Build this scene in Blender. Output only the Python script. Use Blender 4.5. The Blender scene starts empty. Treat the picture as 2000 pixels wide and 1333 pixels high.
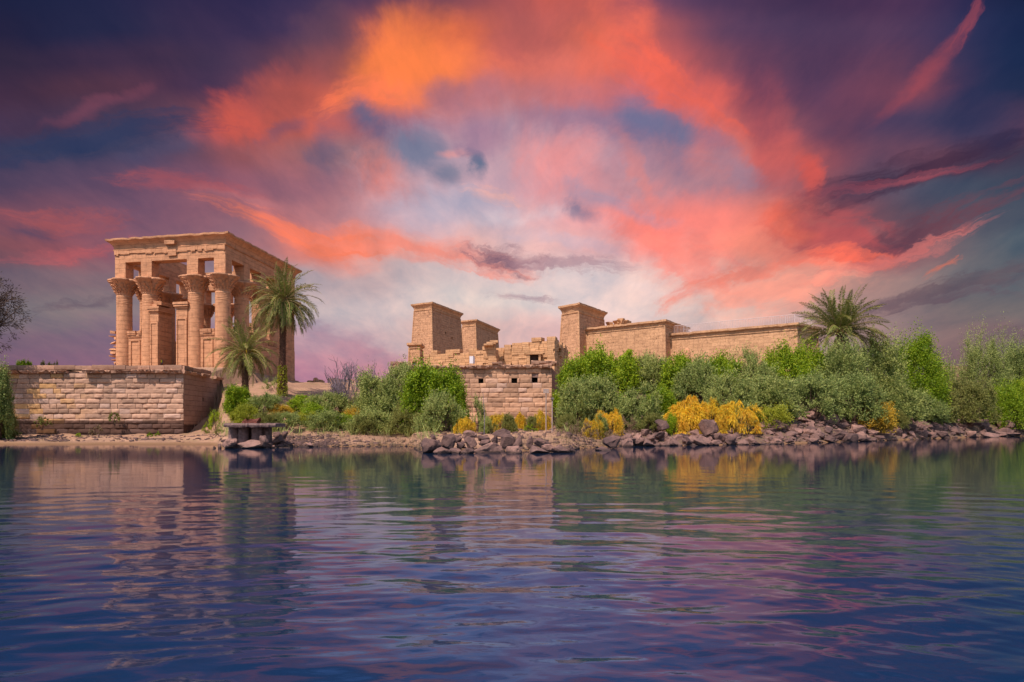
import bpy, bmesh, math, random
import numpy as np
from mathutils import Vector, Matrix, noise as mn
R = math.radians
scene = bpy.context.scene
COL = scene.collection
rng = np.random.default_rng(7)
random.seed(7)
F, HZ, CH = 1333.33, 832.0, 1.5      # focal length and horizon in photo pixels, eye height above the water in metres

# ------------------------------------------------------------------ camera
cam_d = bpy.data.cameras.new('camera'); cam = bpy.data.objects.new('camera', cam_d); COL.objects.link(cam)
cam.location = (0, 0, CH); cam.rotation_euler = (R(90), 0, 0)
cam_d.sensor_width = 36; cam_d.lens = 24; cam_d.shift_y = (HZ - 666.5) / 2000
cam_d.clip_start = .1; cam_d.clip_end = 5000
scene.camera = cam
vs = scene.view_settings; vs.view_transform = 'Standard'; vs.look = 'None'; vs.exposure = 0; vs.gamma = 1
scene.cycles.max_bounces = 4; scene.cycles.diffuse_bounces = 2; scene.cycles.glossy_bounces = 3
scene.cycles.transparent_max_bounces = 4; scene.cycles.caustics_reflective = False; scene.cycles.caustics_refractive = False

# ------------------------------------------------------------------ sun
SUN_EL = 56.0
sdir = Vector((-0.50, -0.80, 0)).normalized() * math.cos(R(SUN_EL)); sdir.z = math.sin(R(SUN_EL))
sl = bpy.data.lights.new('sun', 'SUN'); so = bpy.data.objects.new('sun', sl); COL.objects.link(so)
sl.energy = 4.9; sl.angle = R(.5); sl.color = (1.0, .85, .76)
so.rotation_euler = sdir.to_track_quat('Z', 'Y').to_euler()

# ------------------------------------------------------------------ helpers for node trees
def lin(c):
    return tuple((x / 255 / 12.92 if x <= 10 else ((x / 255 + .055) / 1.055) ** 2.4) for x in c) + (1,)
class NT:
    def __init__(s, tree): s.t = tree; s.n = tree.nodes; s.l = tree.links
    def node(s, typ, **kw):
        n = s.n.new(typ)
        for k, v in kw.items(): setattr(n, k, v)
        return n
    def put(s, sock, v):
        if isinstance(v, bpy.types.NodeSocket): s.l.new(v, sock)
        elif v is not None: sock.default_value = v
    def math(s, op, a, b=None, c=None, clamp=False):
        n = s.node('ShaderNodeMath', operation=op, use_clamp=clamp)
        s.put(n.inputs[0], a); s.put(n.inputs[1], b); s.put(n.inputs[2], c)
        return n.outputs[0]
    def mix(s, f, a, b, typ='MIX'):
        n = s.node('ShaderNodeMix', data_type='RGBA', blend_type=typ)
        s.put(n.inputs[0], f); s.put(n.inputs[6], a); s.put(n.inputs[7], b)
        return n.outputs[2]
    def rng(s, v, a, b, c=0., d=1., interp='SMOOTHSTEP'):
        n = s.node('ShaderNodeMapRange', interpolation_type=interp)
        s.put(n.inputs[0], v)
        for i, q in enumerate((a, b, c, d)): n.inputs[i + 1].default_value = q
        return n.outputs[0]
    def xyz(s, x, y, z=0.):
        n = s.node('ShaderNodeCombineXYZ')
        for i, q in enumerate((x, y, z)): s.put(n.inputs[i], q)
        return n.outputs[0]
    def noise(s, vec, scale, detail=3., rough=.5, dist=0., dim='3D'):
        n = s.node('ShaderNodeTexNoise', noise_dimensions=dim)
        s.put(n.inputs['Vector'], vec); n.inputs['Scale'].default_value = scale; n.inputs['Detail'].default_value = detail
        n.inputs['Roughness'].default_value = rough; n.inputs['Distortion'].default_value = dist
        return n
    def mapping(s, vec, loc=(0,0,0), rot=(0,0,0), sc=(1,1,1), typ='POINT'):
        n = s.node('ShaderNodeMapping', vector_type=typ); s.put(n.inputs[0], vec)
        n.inputs['Location'].default_value = loc; n.inputs['Rotation'].default_value = rot; n.inputs['Scale'].default_value = sc
        return n.outputs[0]
    def sep(s, v):
        n = s.node('ShaderNodeSeparateXYZ'); s.put(n.inputs[0], v); return n.outputs

# ------------------------------------------------------------------ world: evening clouds over a clear sky
world = bpy.data.worlds.new('World'); scene.world = world; world.use_nodes = True
w = NT(world.node_tree); w.n.clear()
tc = w.node('ShaderNodeTexCoord').outputs['Generated']
dx, dy, dz = w.sep(tc)
yy = w.math('MAXIMUM', dy, .3)
U = w.math('DIVIDE', dx, yy); V = w.math('DIVIDE', dz, yy)
zz = w.math('ADD', w.math('MAXIMUM', dz, 0.), .26)
Q = w.xyz(w.math('DIVIDE', dx, zz), w.math('DIVIDE', dy, zz))       # a flat cloud layer overhead
n1 = w.noise(w.mapping(Q, sc=(1, .62, 1)), 1.7, 5, .55, .4)
n2 = w.noise(w.mapping(Q, loc=(5, 3, 1), sc=(1, .7, 1)), 5., 6, .6, .5)
c1 = w.sep(n1.outputs['Color']); c2 = w.sep(n2.outputs['Color'])
def off(ch, amp): return w.math('MULTIPLY', w.math('SUBTRACT', ch, .5), amp)
Uw = w.math('ADD', U, w.math('ADD', off(c1[0], .16), off(c2[0], .06)))
Vw = w.math('ADD', V, w.math('ADD', off(c1[1], .085), off(c2[1], .035)))
PX = w.math('MULTIPLY_ADD', Uw, 1.3333, 1.0)        # thousandths of the field of view, x to the right
PY = w.math('MULTIPLY_ADD', Vw, -1.3333, .832)      # downwards
ROWS = [
"1c203e 1e2444 242648 3a2e4e 342c50 423658 5f3e58 824b55 9b5055 d76450 6e4864 553c5c 483452 483252 4e3454 282c52 142242",
"22203c 222646 282a4a 3e304e 3c3052 4e3c5c aa5a50 d26946 aa5a55 e16e5a be5f5a 694662 553e5c 503a58 5a3e5c 283258 182648",
"2c263e 3a2c46 42304a 42324c 483856 824b50 eb7846 fa8250 cd695f e67869 d7645a 96525f 5f415c 553a58 69425a 283458 1a2a4c",
"3c2c44 503446 5a384a 423250 503a54 be5f50 e1785a d77869 be7378 d27878 be6e7d cd5f5a 69445f 503c5c 8c4a58 2e3658 222e4e",
"423450 503a50 423a54 784854 af5550 cd6455 735f7d aa788c a5788c b47d91 6e6e91 d7736e 8c505f 503e5c 50405e 3c3c5a 6e4658",
"383a58 3e405c 484662 6e4c5e b45f5a 8c6973 a07882 87829b be8c96 e19191 96829b c87878 d7645a 5a445e 6e485c 5f4155 3c3a50",
"50425c 5c4862 694e66 825468 965f6e a06e7d c88282 af96a5 dc9ba0 e1969b be8c96 aa8291 be6464 6e4b5f 555064 464e62 3a465a",
"784c5c 785062 73546c 8c5c6c a56973 b9787d c396a0 d7b4b9 d7b9be eba0a0 f58782 e18c87 eb735f 91555f 5f4b5a 555262 485262",
"7d505a 96555f 825a6c 8c6473 a0737d e17d69 eb9182 f0afa5 d7b9b9 e6afaf f0a09b f59182 eb8773 d76964 966469 69646c 485a69",
"6e5f6c 826973 876e76 8c7880 968c96 afa0a8 c8aaaa d2bebe dcc8c6 e1cdcd e6c8c3 ebb4aa e1a596 be8c82 967d7d 736e73 5f646c",
"766e76 82767a 8a787d 96878c b4a5aa cdb9b9 d7bebe dccdc8 decdc8 e1cdcd e6cdc8 e8c8be d7afa5 b99691 877376 786c6e 6e696c",
"786273 7d6478 82697d 917387 af8c9b bea0aa cdafb4 e1beb4 e1b9b4 e1b4b4 e1beb9 e1b9af c8a09b aa8c8a 8c7676 7d696c 786268",
"7d5c76 805e78 84627a 966c87 af7896 b98296 c88c96 dc96a0 d7a0a5 dcaaaa d7b4af c8aaa5 b99691 967d7a 876e6e 7d6268 785f68"]
T = w.math('MULTIPLY', PX, .5, clamp=True)
cur = None
for i, row in enumerate(ROWS):
    cr = w.node('ShaderNodeValToRGB'); w.put(cr.inputs[0], T); cr.color_ramp.interpolation = 'B_SPLINE'
    cs = [lin([int(h[k:k + 2], 16) for k in (0, 2, 4)]) for h in row.split()]
    el = cr.color_ramp.elements
    el[0].position = 0; el[0].color = cs[0]; el[1].position = 1; el[1].color = cs[-1]
    for j in range(1, 16): e = el.new(j / 16); e.color = cs[j]
    cur = cr.outputs[0] if cur is None else w.mix(w.rng(PY, .06 * (i - 1), .06 * i), cur, cr.outputs[0])
PV = w.xyz(PX, PY)
nb = w.noise(w.mapping(Q, loc=(9, 1, 4), sc=(1.3, .62, 1)), 3.6, 7, .6, .5).outputs[0]
nbm = w.rng(nb, .34, .62)
STROKES = [ (960,350,300,120,0,(205,178,192),.45),(1000,240,200,60,0,(185,150,165),.35),  # centre x, y, half length, half width, tilt, colour, strength
 (800,105,130,70,5,(252,130,74),.85),(690,190,110,24,14,(255,125,85),.9),(430,245,95,46,24,(215,92,78),.85),(560,180,170,50,28,(190,90,80),.7),
 (640,90,90,60,30,(110,75,90),.5),(1180,80,55,95,0,(238,112,88),.65),(1235,45,45,50,0,(235,110,90),.8),(1300,165,190,36,-38,(238,104,84),.8),
 (1385,195,110,50,-30,(222,100,90),.7),(1490,280,55,110,0,(208,96,94),.65),(1552,340,30,38,0,(225,92,82),.8),(720,225,62,30,-15,(100,100,132),.85),
 (810,280,85,36,8,(112,122,150),.8),(890,330,55,26,-10,(105,118,145),.75),(1265,235,95,32,-30,(108,114,150),.8),(1320,270,45,55,0,(112,116,148),.55),
 (1140,402,34,22,-15,(140,125,150),.85),(880,170,50,30,0,(140,105,130),.6),(940,305,22,30,0,(90,110,140),.9),(1090,300,110,75,0,(250,150,146),.7),
 (1240,320,20,80,25,(235,135,125),.4),(895,280,45,11,5,(235,155,150),.6),(960,375,60,15,-14,(255,178,160),.9),(1340,420,130,48,-22,(248,130,120),.6),
 (1330,500,170,45,-20,(252,135,122),.7),(180,218,125,15,15,(140,76,94),.45),(200,272,260,32,9,(50,60,94),.8),(360,370,160,16,-5,(168,86,95),.75),
 (110,425,140,20,-3,(165,86,90),.75),(60,450,90,14,0,(75,70,98),.6),(590,455,230,24,-14,(238,122,92),.8),(830,490,230,28,-10,(244,140,122),.8),
 (990,505,95,22,-4,(135,100,115),1.),(1110,515,130,16,-3,(178,140,150),.75),(1010,585,80,9,-4,(180,150,158),.75),(1810,322,300,27,15,(70,48,70),1.),
 (1730,352,230,9,10,(150,76,90),.7),(1780,155,135,22,42,(170,78,88),.65),(1880,45,75,14,60,(150,72,88),.7),(1820,435,260,22,21,(105,68,82),1.),
 (1610,450,170,45,-8,(185,84,88),.8),(1640,497,140,18,4,(245,112,92),.9),(1510,438,95,24,-12,(240,108,86),.65),(1750,487,230,12,19,(205,115,112),.75),
 (1835,515,55,10,28,(200,112,94),.8),(1790,582,250,19,8,(108,88,98),.85),(1900,545,190,15,12,(100,84,94),.7),(1500,560,220,34,10,(250,158,138),.75),
 (1430,540,180,16,20,(240,128,110),.7),(680,680,130,28,-10,(170,132,152),.6),(700,700,160,18,5,(190,140,155),.5),(150,590,80,11,10,(108,92,105),.7),
 (1480,150,60,120,0,(90,60,90),.5),(1650,180,130,60,40,(120,68,88),.45),(960,250,60,45,0,(150,115,145),.6),(1900,220,100,70,20,(38,50,86),.6),
 (1040,60,120,50,0,(165,88,92),.6),(730,330,70,50,-40,(240,128,108),.6),(540,330,90,30,-20,(165,105,115),.5),(620,300,40,60,0,(98,92,120),.6),
 (1240,440,90,40,-25,(255,130,118),.6),(850,420,130,40,-5,(205,180,192),.6),(130,490,160,14,8,(180,92,98),.7),
 (870,390,170,34,-6,(178,172,192),.65),(1190,385,110,18,-22,(160,148,172),.6),(1010,425,120,20,8,(222,205,212),.5),(960,165,70,32,20,(160,112,132),.5),
 (1120,215,110,22,-10,(148,122,150),.55),(1400,330,60,26,-30,(150,130,152),.6),(1380,275,50,16,-35,(140,112,140),.5),(540,250,70,16,25,(105,82,108),.5),
 (500,395,140,14,-8,(190,120,125),.5),(1090,470,120,14,-10,(200,180,195),.5),(1240,560,160,14,-6,(228,205,205),.5),(330,300,120,26,14,(88,82,112),.5)]
ns_ = 0
e1 = w.noise(w.mapping(Q, loc=(1, 4, 8), rot=(0, 0, .3), sc=(1.2, .75, 1)), 5.5, 5, .66, .5).outputs['Color']
e2 = w.noise(w.mapping(Q, loc=(7, 2, 5), rot=(0, 0, -.3), sc=(1.3, .7, 1)), 3.2, 6, .66, .5).outputs['Color']
ea, eb = w.sep(e1), w.sep(e2)
edgeA = off(ea[2], 1.15); edgeB = off(eb[2], 1.25)
PV = w.xyz(w.math('ADD', PX, w.math('ADD', off(ea[0], .07), off(eb[0], .09))), w.math('ADD', PY, w.math('ADD', off(ea[1], .045), off(eb[1], .055))))
for cx, cy, L, W, ang, c, st in STROKES:
    m = w.mapping(PV, loc=(cx / 1000, cy / 1000, 0), rot=(0, 0, R(-ang)), sc=(L * 1.3 / 1000, W * 1.75 / 1000, 1), typ='TEXTURE')
    g = w.node('ShaderNodeTexGradient', gradient_type='SPHERICAL'); w.put(g.inputs[0], m)
    ns_ += 1; asp = min(4., max(1., L / W))
    if asp >= 3.5 and st >= .7: nl = w.noise(w.mapping(m, loc=(ns_ * 3.7, ns_ * 1.9, 0), sc=(1.5, 4.2 / asp ** .5, 1)), 1.3, 3, .62, .3).outputs[0]     # fibres run along the cloud
    else: nl = (ea, eb)[(ns_ + 1) % 2][ns_ % 3]
    f = w.rng(w.math('ADD', g.outputs[1], w.math('ADD', off(nl, 1.5), off((ea, eb)[ns_ % 2][2], .8))), .05, .95)
    f = w.math('MULTIPLY', w.math('MULTIPLY', f, w.rng(g.outputs[1], .0, .35)), st)
    cur = w.mix(f, cur, lin(c))
fine = w.noise(w.mapping(Q, loc=(2, 7, 2), sc=(1.2, .6, 1)), 9., 6, .62, .4).outputs[0]
gain = w.math('ADD', w.rng(nb, .3, .7, -.2, .2, 'LINEAR'), w.rng(fine, .3, .7, .87, 1.13, 'LINEAR'))
cur = w.mix(1., cur, w.xyz(gain, w.math('MULTIPLY_ADD', gain, .6, .4), w.math('MULTIPLY_ADD', gain, .3, .7)), 'MULTIPLY')
sky = w.node('ShaderNodeTexSky', sky_type='NISHITA'); sky.sun_disc = False
sky.sun_elevation = R(SUN_EL); sky.sun_rotation = math.atan2(sdir.x, sdir.y)
clear = w.mix(1., sky.outputs[0], (.17, .17, .17, 1), 'MULTIPLY')
clear = w.mix(w.math('MULTIPLY', nbm, .22), clear, lin((150, 105, 150)))
over = w.math('MAXIMUM', w.rng(V, .63, .80), w.rng(dy, .5, .15))
cur = w.mix(over, cur, clear)
bg = w.node('ShaderNodeBackground'); w.put(bg.inputs[0], cur); bg.inputs[1].default_value = 1.0
wo = w.node('ShaderNodeOutputWorld'); w.l.new(bg.outputs[0], wo.inputs[0])
world.cycles.sampling_method = 'MANUAL'; world.cycles.sample_map_resolution = 256

# ------------------------------------------------------------------ object helpers
def at(px, py, Y): return Vector(((px - 1000) / F * Y, Y, CH + (HZ - py) / F * Y))
def tag(o, label=None, cat=None, group=None, kind=None):
    for k, v in (('label', label), ('category', cat), ('group', group), ('kind', kind)):
        if v: o[k] = v
    return o
def empty(name, loc, label=None, cat=None, group=None):
    o = bpy.data.objects.new(name, None); COL.objects.link(o); o.location = loc; o.empty_display_size = .5
    o['_loc'] = tuple(loc)
    return tag(o, label, cat, group)
def worldloc(o):
    v = Vector((0, 0, 0))
    while o is not None: v = v + Vector(o.location); o = o.parent
    return v
def auto_uv(me):
    """horizontal run and height in metres, per face, for the masonry materials"""
    n = len(me.polygons); nl = len(me.loops)
    nor = np.empty(n * 3, 'f'); me.polygons.foreach_get('normal', nor); nor = nor.reshape(-1, 3)
    tot = np.empty(n, 'i'); me.polygons.foreach_get('loop_total', tot)
    lv = np.empty(nl, 'i'); me.loops.foreach_get('vertex_index', lv)
    co = np.empty(len(me.vertices) * 3, 'f'); me.vertices.foreach_get('co', co); co = co.reshape(-1, 3)
    fn = np.repeat(nor, tot, 0); p = co[lv]
    h = np.hypot(fn[:, 0], fn[:, 1]) + 1e-9
    flat = np.abs(fn[:, 2]) > .8
    u = (-fn[:, 1] * p[:, 0] + fn[:, 0] * p[:, 1]) / h; v = p[:, 2].copy()
    u[flat] = p[flat, 0]; v[flat] = p[flat, 1]
    uv = me.uv_layers.new(name='run')
    uv.data.foreach_set('uv', np.stack([u, v], 1).astype('f').ravel())
class MB:
    """collects faces in world coordinates; build() links them as one object whose origin sits on its parent"""
    def __init__(s): s.v = []; s.f = []
    def pt(s, p): s.v.append(tuple(p)); return len(s.v) - 1
    def quad(s, *ps):
        i = len(s.v); s.v += [tuple(p) for p in ps]; s.f.append(tuple(range(i, i + len(ps))))
    def hexa(s, b, t):
        i = len(s.v); s.v += [tuple(p) for p in b] + [tuple(p) for p in t]
        s.f += [(i + 3, i + 2, i + 1, i), (i + 4, i + 5, i + 6, i + 7)]
        for k in range(4): s.f.append((i + k, i + (k + 1) % 4, i + 4 + (k + 1) % 4, i + 4 + k))
    def box(s, o, a, b, x0, x1, y0, y1, z0, z1, jit=0):
        """box in the frame o + x*a + y*b (a, b horizontal vectors)"""
        P = lambda x, y, z: Vector((o.x + a.x * x + b.x * y + random.uniform(-jit, jit), o.y + a.y * x + b.y * y + random.uniform(-jit, jit), o.z + z + random.uniform(-jit, jit)))
        s.hexa([P(x0, y0, z0), P(x1, y0, z0), P(x1, y1, z0), P(x0, y1, z0)], [P(x0, y0, z1), P(x1, y0, z1), P(x1, y1, z1), P(x0, y1, z1)])
    def tube(s, pts, rad, n=8, cap=True):
        rings = []
        up = Vector((0, 0, 1))
        for k, p in enumerate(pts):
            p = Vector(p); d = (Vector(pts[min(k + 1, len(pts) - 1)]) - Vector(pts[max(k - 1, 0)])).normalized()
            r_ = up if abs(d.z) < .95 else Vector((1, 0, 0))
            x = d.cross(r_).normalized(); y = d.cross(x)
            rr = rad[k] if hasattr(rad, '__len__') else rad
            rings.append([s.pt(p + (x * math.cos(2 * math.pi * j / n) + y * math.sin(2 * math.pi * j / n)) * rr) for j in range(n)])
        for a, b in zip(rings, rings[1:]):
            for j in range(n): s.f.append((a[j], a[(j + 1) % n], b[(j + 1) % n], b[j]))
        if cap: s.f.append(tuple(rings[0])); s.f.append(tuple(reversed(rings[-1])))
    def lathe(s, c, prof, n=24, rf=None, cap=True):
        rings = []
        for r, z in prof:
            ring = []
            for j in range(n):
                t = 2 * math.pi * j / n; rr = r if rf is None else rf(r, z, t)
                ring.append(s.pt((c.x + math.cos(t) * rr, c.y + math.sin(t) * rr, c.z + z)))
            rings.append(ring)
        for a, b in zip(rings, rings[1:]):
            for j in range(n): s.f.append((a[j], a[(j + 1) % n], b[(j + 1) % n], b[j]))
        if cap: s.f.append(tuple(reversed(rings[0]))); s.f.append(tuple(rings[-1]))
    def build(s, name, mat, parent=None, smooth=False, loc=None, fixn=True, uv=True):
        base = worldloc(parent) if parent is not None else (Vector(loc) if loc is not None else Vector((0, 0, 0)))
        me = bpy.data.meshes.new(name)
        arr = np.array(s.v, dtype='f').reshape(-1, 3) - np.array(base, dtype='f')
        me.from_pydata(arr.tolist(), [], s.f)
        if fixn:
            bm = bmesh.new(); bm.from_mesh(me); bmesh.ops.recalc_face_normals(bm, faces=bm.faces); bm.to_mesh(me); bm.free()
        if uv: auto_uv(me)
        if smooth: me.shade_smooth()
        me.materials.append(mat)
        o = bpy.data.objects.new(name, me); COL.objects.link(o)
        if parent is not None: o.parent = parent
        else: o.location = base
        return o
def smooth_angle(o, ang=35):
    o.data.shade_smooth()
    try: o.data.set_sharp_from_angle(angle=R(ang))
    except Exception: pass
def wall_face(mb, a, b, c, d, holes=(), depth=.5):
    """quad a(bottom left) b(bottom right) c(top right) d(top left) with real recesses; holes in fractions (s0,t0,s1,t1)"""
    a, b, c, d = map(Vector, (a, b, c, d))
    n = (b - a).cross(d - a).normalized()
    P = lambda s_, t_: (a * (1 - s_) + b * s_) * (1 - t_) + (d * (1 - s_) + c * s_) * t_
    S = sorted({0., 1., *[h[0] for h in holes], *[h[2] for h in holes]}); T_ = sorted({0., 1., *[h[1] for h in holes], *[h[3] for h in holes]})
    for s0, s1 in zip(S, S[1:]):
        for t0, t1 in zip(T_, T_[1:]):
            sm, tm = (s0 + s1) / 2, (t0 + t1) / 2
            q = [P(s0, t0), P(s1, t0), P(s1, t1), P(s0, t1)]
            if any(h[0] < sm < h[2] and h[1] < tm < h[3] for h in holes):
                qi = [p - n * depth for p in q]
                mb.quad(*qi)
                for k in range(4): mb.quad(q[k], q[(k + 1) % 4], qi[(k + 1) % 4], qi[k])
            else: mb.quad(*q)
def offpoly(poly, o):
    """outward offset of a convex ccw polygon of horizontal points"""
    out = []; n = len(poly)
    for i in range(n):
        p0, p, p1 = Vector(poly[i - 1][:2]), Vector(poly[i][:2]), Vector(poly[(i + 1) % n][:2])
        d0 = (p - p0).normalized(); d1 = (p1 - p).normalized()
        n0 = Vector((d0.y, -d0.x)); n1 = Vector((d1.y, -d1.x))
        m = (n0 + n1); m = m / max(m.dot(n0), .2)
        out.append(p + m * o)
    return out
def sweep(mb, poly, prof, seg=1.2, jit=0., cap=True):
    """profile (outward offset, z) run round a ccw polygon; the edges are cut in pieces and chipped by jit"""
    per = []
    n = len(poly)
    cnt = [max(1, int((Vector(poly[(i + 1) % n][:2]) - Vector(poly[i][:2])).length / seg)) for i in range(n)]
    tot = sum(cnt); chips = [[(random.random() ** 3) for _ in range(tot)] for _ in prof]
    zj = [random.random() ** 4 for _ in range(tot)]
    rings = []
    for pi, (o, z) in enumerate(prof):
        q = offpoly(poly, o); ring = []; k = 0
        for i in range(n):
            for j in range(cnt[i]):
                t = j / cnt[i]
                p = q[i].lerp(q[(i + 1) % n], t)
                if jit and j and o > .05:
                    inner = offpoly(poly, 0)[i].lerp(offpoly(poly, 0)[(i + 1) % n], t)
                    p = p.lerp(inner, min(.75, chips[0][k] * jit * 2 + chips[pi][k] * jit * .5))
                ring.append(mb.pt((p.x, p.y, z - (zj[k] * jit * .8 if pi >= len(prof) - 2 and j else 0)))); k += 1
        rings.append(ring)
    for a, b in zip(rings, rings[1:]):
        for j in range(tot): mb.f.append((a[j], a[(j + 1) % tot], b[(j + 1) % tot], b[j]))
    if cap: mb.f.append(tuple(rings[-1])); mb.f.append(tuple(reversed(rings[0])))
def soup(name, verts, faces, mat, parent=None, loc=None, smooth=False):
    """fast mesh from numpy arrays (faces all of one size), world coordinates"""
    base = np.array(worldloc(parent) if parent is not None else (loc if loc is not None else (0, 0, 0)), dtype='f')
    me = bpy.data.meshes.new(name); verts = np.asarray(verts, 'f') - base; faces = np.asarray(faces, 'i')
    k = faces.shape[1]
    me.vertices.add(len(verts)); me.vertices.foreach_set('co', verts.ravel())
    me.loops.add(faces.size); me.loops.foreach_set('vertex_index', faces.ravel())
    me.polygons.add(len(faces)); me.polygons.foreach_set('loop_start', np.arange(0, faces.size, k, dtype='i'))
    try: me.polygons.foreach_set('loop_total', np.full(len(faces), k, dtype='i'))
    except Exception: pass
    me.update(calc_edges=True); me.validate()
    if smooth: me.shade_smooth()
    me.materials.append(mat)
    o = bpy.data.objects.new(name, me); COL.objects.link(o)
    if parent is not None: o.parent = parent
    else: o.location = base
    return o

# ------------------------------------------------------------------ materials
def new_mat(name):
    m = bpy.data.materials.new(name); m.use_nodes = True; t = NT(m.node_tree); t.n.clear()
    p = t.node('ShaderNodeBsdfPrincipled'); o = t.node('ShaderNodeOutputMaterial'); t.l.new(p.outputs[0], o.inputs[0])
    return m, t, p, o
def bump(t, p, h, dist, strength=1., prev=None):
    b = t.node('ShaderNodeBump'); t.put(b.inputs['Height'], h); b.inputs['Distance'].default_value = dist; b.inputs['Strength'].default_value = strength
    if prev is not None: t.l.new(prev, b.inputs['Normal'])
    t.l.new(b.outputs[0], p.inputs['Normal']); return b.outputs[0]
def C(r, g, b): return (r, g, b, 1)
def stone(name, base, dark, bw=1.2, bh=.5, joint=.012, grime=.35, relief=0., waterline=None, pillow=False, island=False, ochre=None, pits=.5):
    m, t, p, o = new_mat(name)
    uv = t.node('ShaderNodeUVMap', uv_map='run').outputs[0]
    pos = t.node('ShaderNodeNewGeometry').outputs['Position']
    big = t.noise(pos, .22, 4, .55).outputs[0]
    med = t.noise(t.mapping(pos, sc=(1, 1, 2.4)), 1.1, 5, .6).outputs[0]
    strk = t.noise(t.mapping(pos, sc=(1.6, 1.6, .18)), 1.2, 4, .6).outputs[0]
    fin = t.noise(pos, 9., 5, .65).outputs[0]
    col = t.mix(t.rng(big, .38, .62), base, tuple(x * .86 + y * .14 for x, y in zip(base, dark)))
    col = t.mix(t.math('MULTIPLY', t.rng(med, .45, .75), grime), col, dark)
    col = t.mix(t.math('MULTIPLY', t.rng(strk, .5, .75), grime * .7), col, dark)
    h = t.math('MULTIPLY', fin, .5)
    if joint:
        bj = t.node('ShaderNodeTexBrick', offset=.5, squash=1.); t.put(bj.inputs['Vector'], t.mapping(uv, loc=(.3, .07, 0)))
        for k, v in (('Scale', 1.), ('Mortar Size', joint), ('Mortar Smooth', .4), ('Bias', 0.), ('Brick Width', bw), ('Row Height', bh)): bj.inputs[k].default_value = v
        bj.inputs['Color1'].default_value = (1, 1, 1, 1); bj.inputs['Color2'].default_value = (.78, .76, .74, 1); bj.inputs['Mortar'].default_value = (.6, .55, .5, 1)
        col = t.mix(t.math('MULTIPLY', t.rng(med, .25, .6, .35, 1.), .85), col, t.mix(1., col, bj.outputs['Color'], 'MULTIPLY'))
        h = t.math('ADD', h, t.math('MULTIPLY', t.math('SUBTRACT', 1., bj.outputs['Fac']), 1.2))
    if pits:
        vo = t.node('ShaderNodeTexVoronoi', feature='F1'); t.put(vo.inputs['Vector'], t.mapping(pos, sc=(1, 1, 1.8))); vo.inputs['Scale'].default_value = 1.6
        pit = t.math('MULTIPLY', t.rng(vo.outputs['Distance'], .12, .05), t.rng(t.noise(pos, .9, 2).outputs[0], .52, .6))
        col = t.mix(t.math('MULTIPLY', pit, pits), col, tuple(x * .55 for x in dark[:3]) + (1,))
        h = t.math('SUBTRACT', h, t.math('MULTIPLY', pit, 2.5))
    if relief:     # worn carved figures: shallow looping contours
        rn = t.noise(t.mapping(pos, sc=(1, 1, .8)), .9, 2, .5, 1.4).outputs[0]
        line = t.rng(t.math('ABSOLUTE', t.math('SUBTRACT', t.math('FRACT', t.math('MULTIPLY', rn, 7.)), .5)), .0, .07)
        h = t.math('ADD', h, t.math('MULTIPLY', line, relief * 2))
        col = t.mix(t.math('MULTIPLY', t.math('SUBTRACT', 1., line), relief * .45), col, dark)
    if island:
        ri = t.node('ShaderNodeNewGeometry').outputs['Random Per Island']
        col = t.mix(1., col, t.mix(ri, (1.2, 1.15, 1.12, 1), (.66, .64, .64, 1)), 'MULTIPLY')
        if ochre is not None:
            hit = t.math('MULTIPLY', t.math('MULTIPLY', t.rng(t.math('FRACT', t.math('MULTIPLY', ri, 7.3)), .72, .8), t.rng(t.sep(pos)[0], -38., -44.)), ochre)
            col = t.mix(hit, col, C(.55, .30, .11))
            pale = t.math('MULTIPLY', t.rng(t.math('FRACT', t.math('MULTIPLY', ri, 13.7)), .8, .85), .4)
            col = t.mix(pale, col, C(.60, .42, .34))
    if waterline is not None:      # old flood mark
        z = t.sep(pos)[2]
        zf = t.math('ADD', z, t.math('MULTIPLY', t.math('SUBTRACT', med, .5), .35))
        col = t.mix(t.rng(zf, waterline + .12, waterline - .1), col, t.mix(1., col, C(.24, .21, .22), 'MULTIPLY'))
    t.put(p.inputs['Base Color'], col); p.inputs['Roughness'].default_value = .92; p.inputs['Specular IOR Level'].default_value = .2
    bump(t, p, h, .05, .8)
    return m
ST = C(.60, .305, .155); STD = C(.27, .135, .082)
M = {}
M['kiosk'] = stone('kiosk_sandstone', C(.68, .34, .18), STD, 1.5, .55, .016, .5, pits=.7)
M['kiosk_carved'] = stone('kiosk_carved_sandstone', C(.63, .315, .17), STD, 1.5, .55, .0, .4, relief=.5, pits=.2)
M['pylon'] = stone('pylon_sandstone', C(.65, .36, .20), STD, 1.3, .5, .016, .55, relief=1.2, pits=.8)
M['temple'] = stone('temple_sandstone', C(.68, .385, .205), STD, 1.4, .5, .018, .4, relief=.6, pits=.7)
M['ruin'] = stone('ruin_sandstone', C(.68, .39, .20), STD, 1.1, .45, .03, .3, pits=.7)
M['quay'] = stone('quay_blocks', C(.50, .315, .215), C(.24, .145, .11), joint=0, grime=.4, waterline=2.0, island=True, ochre=.75, pits=.3)
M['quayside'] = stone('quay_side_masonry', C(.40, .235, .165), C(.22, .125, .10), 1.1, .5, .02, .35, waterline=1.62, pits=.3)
M['quaybed'] = stone('quay_mortar_bed', C(.24, .15, .12), C(.13, .08, .07), joint=0, grime=.4, waterline=1.62, pits=0)
M['coping'] = stone('coping_stone', C(.47, .28, .19), STD, joint=0, grime=.5, island=True, pits=.4)
M['bastion'] = stone('bastion_blocks', C(.53, .32, .20), C(.26, .15, .11), joint=0, grime=.35, waterline=1.9, island=True, ochre=.15, pits=.25)

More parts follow.
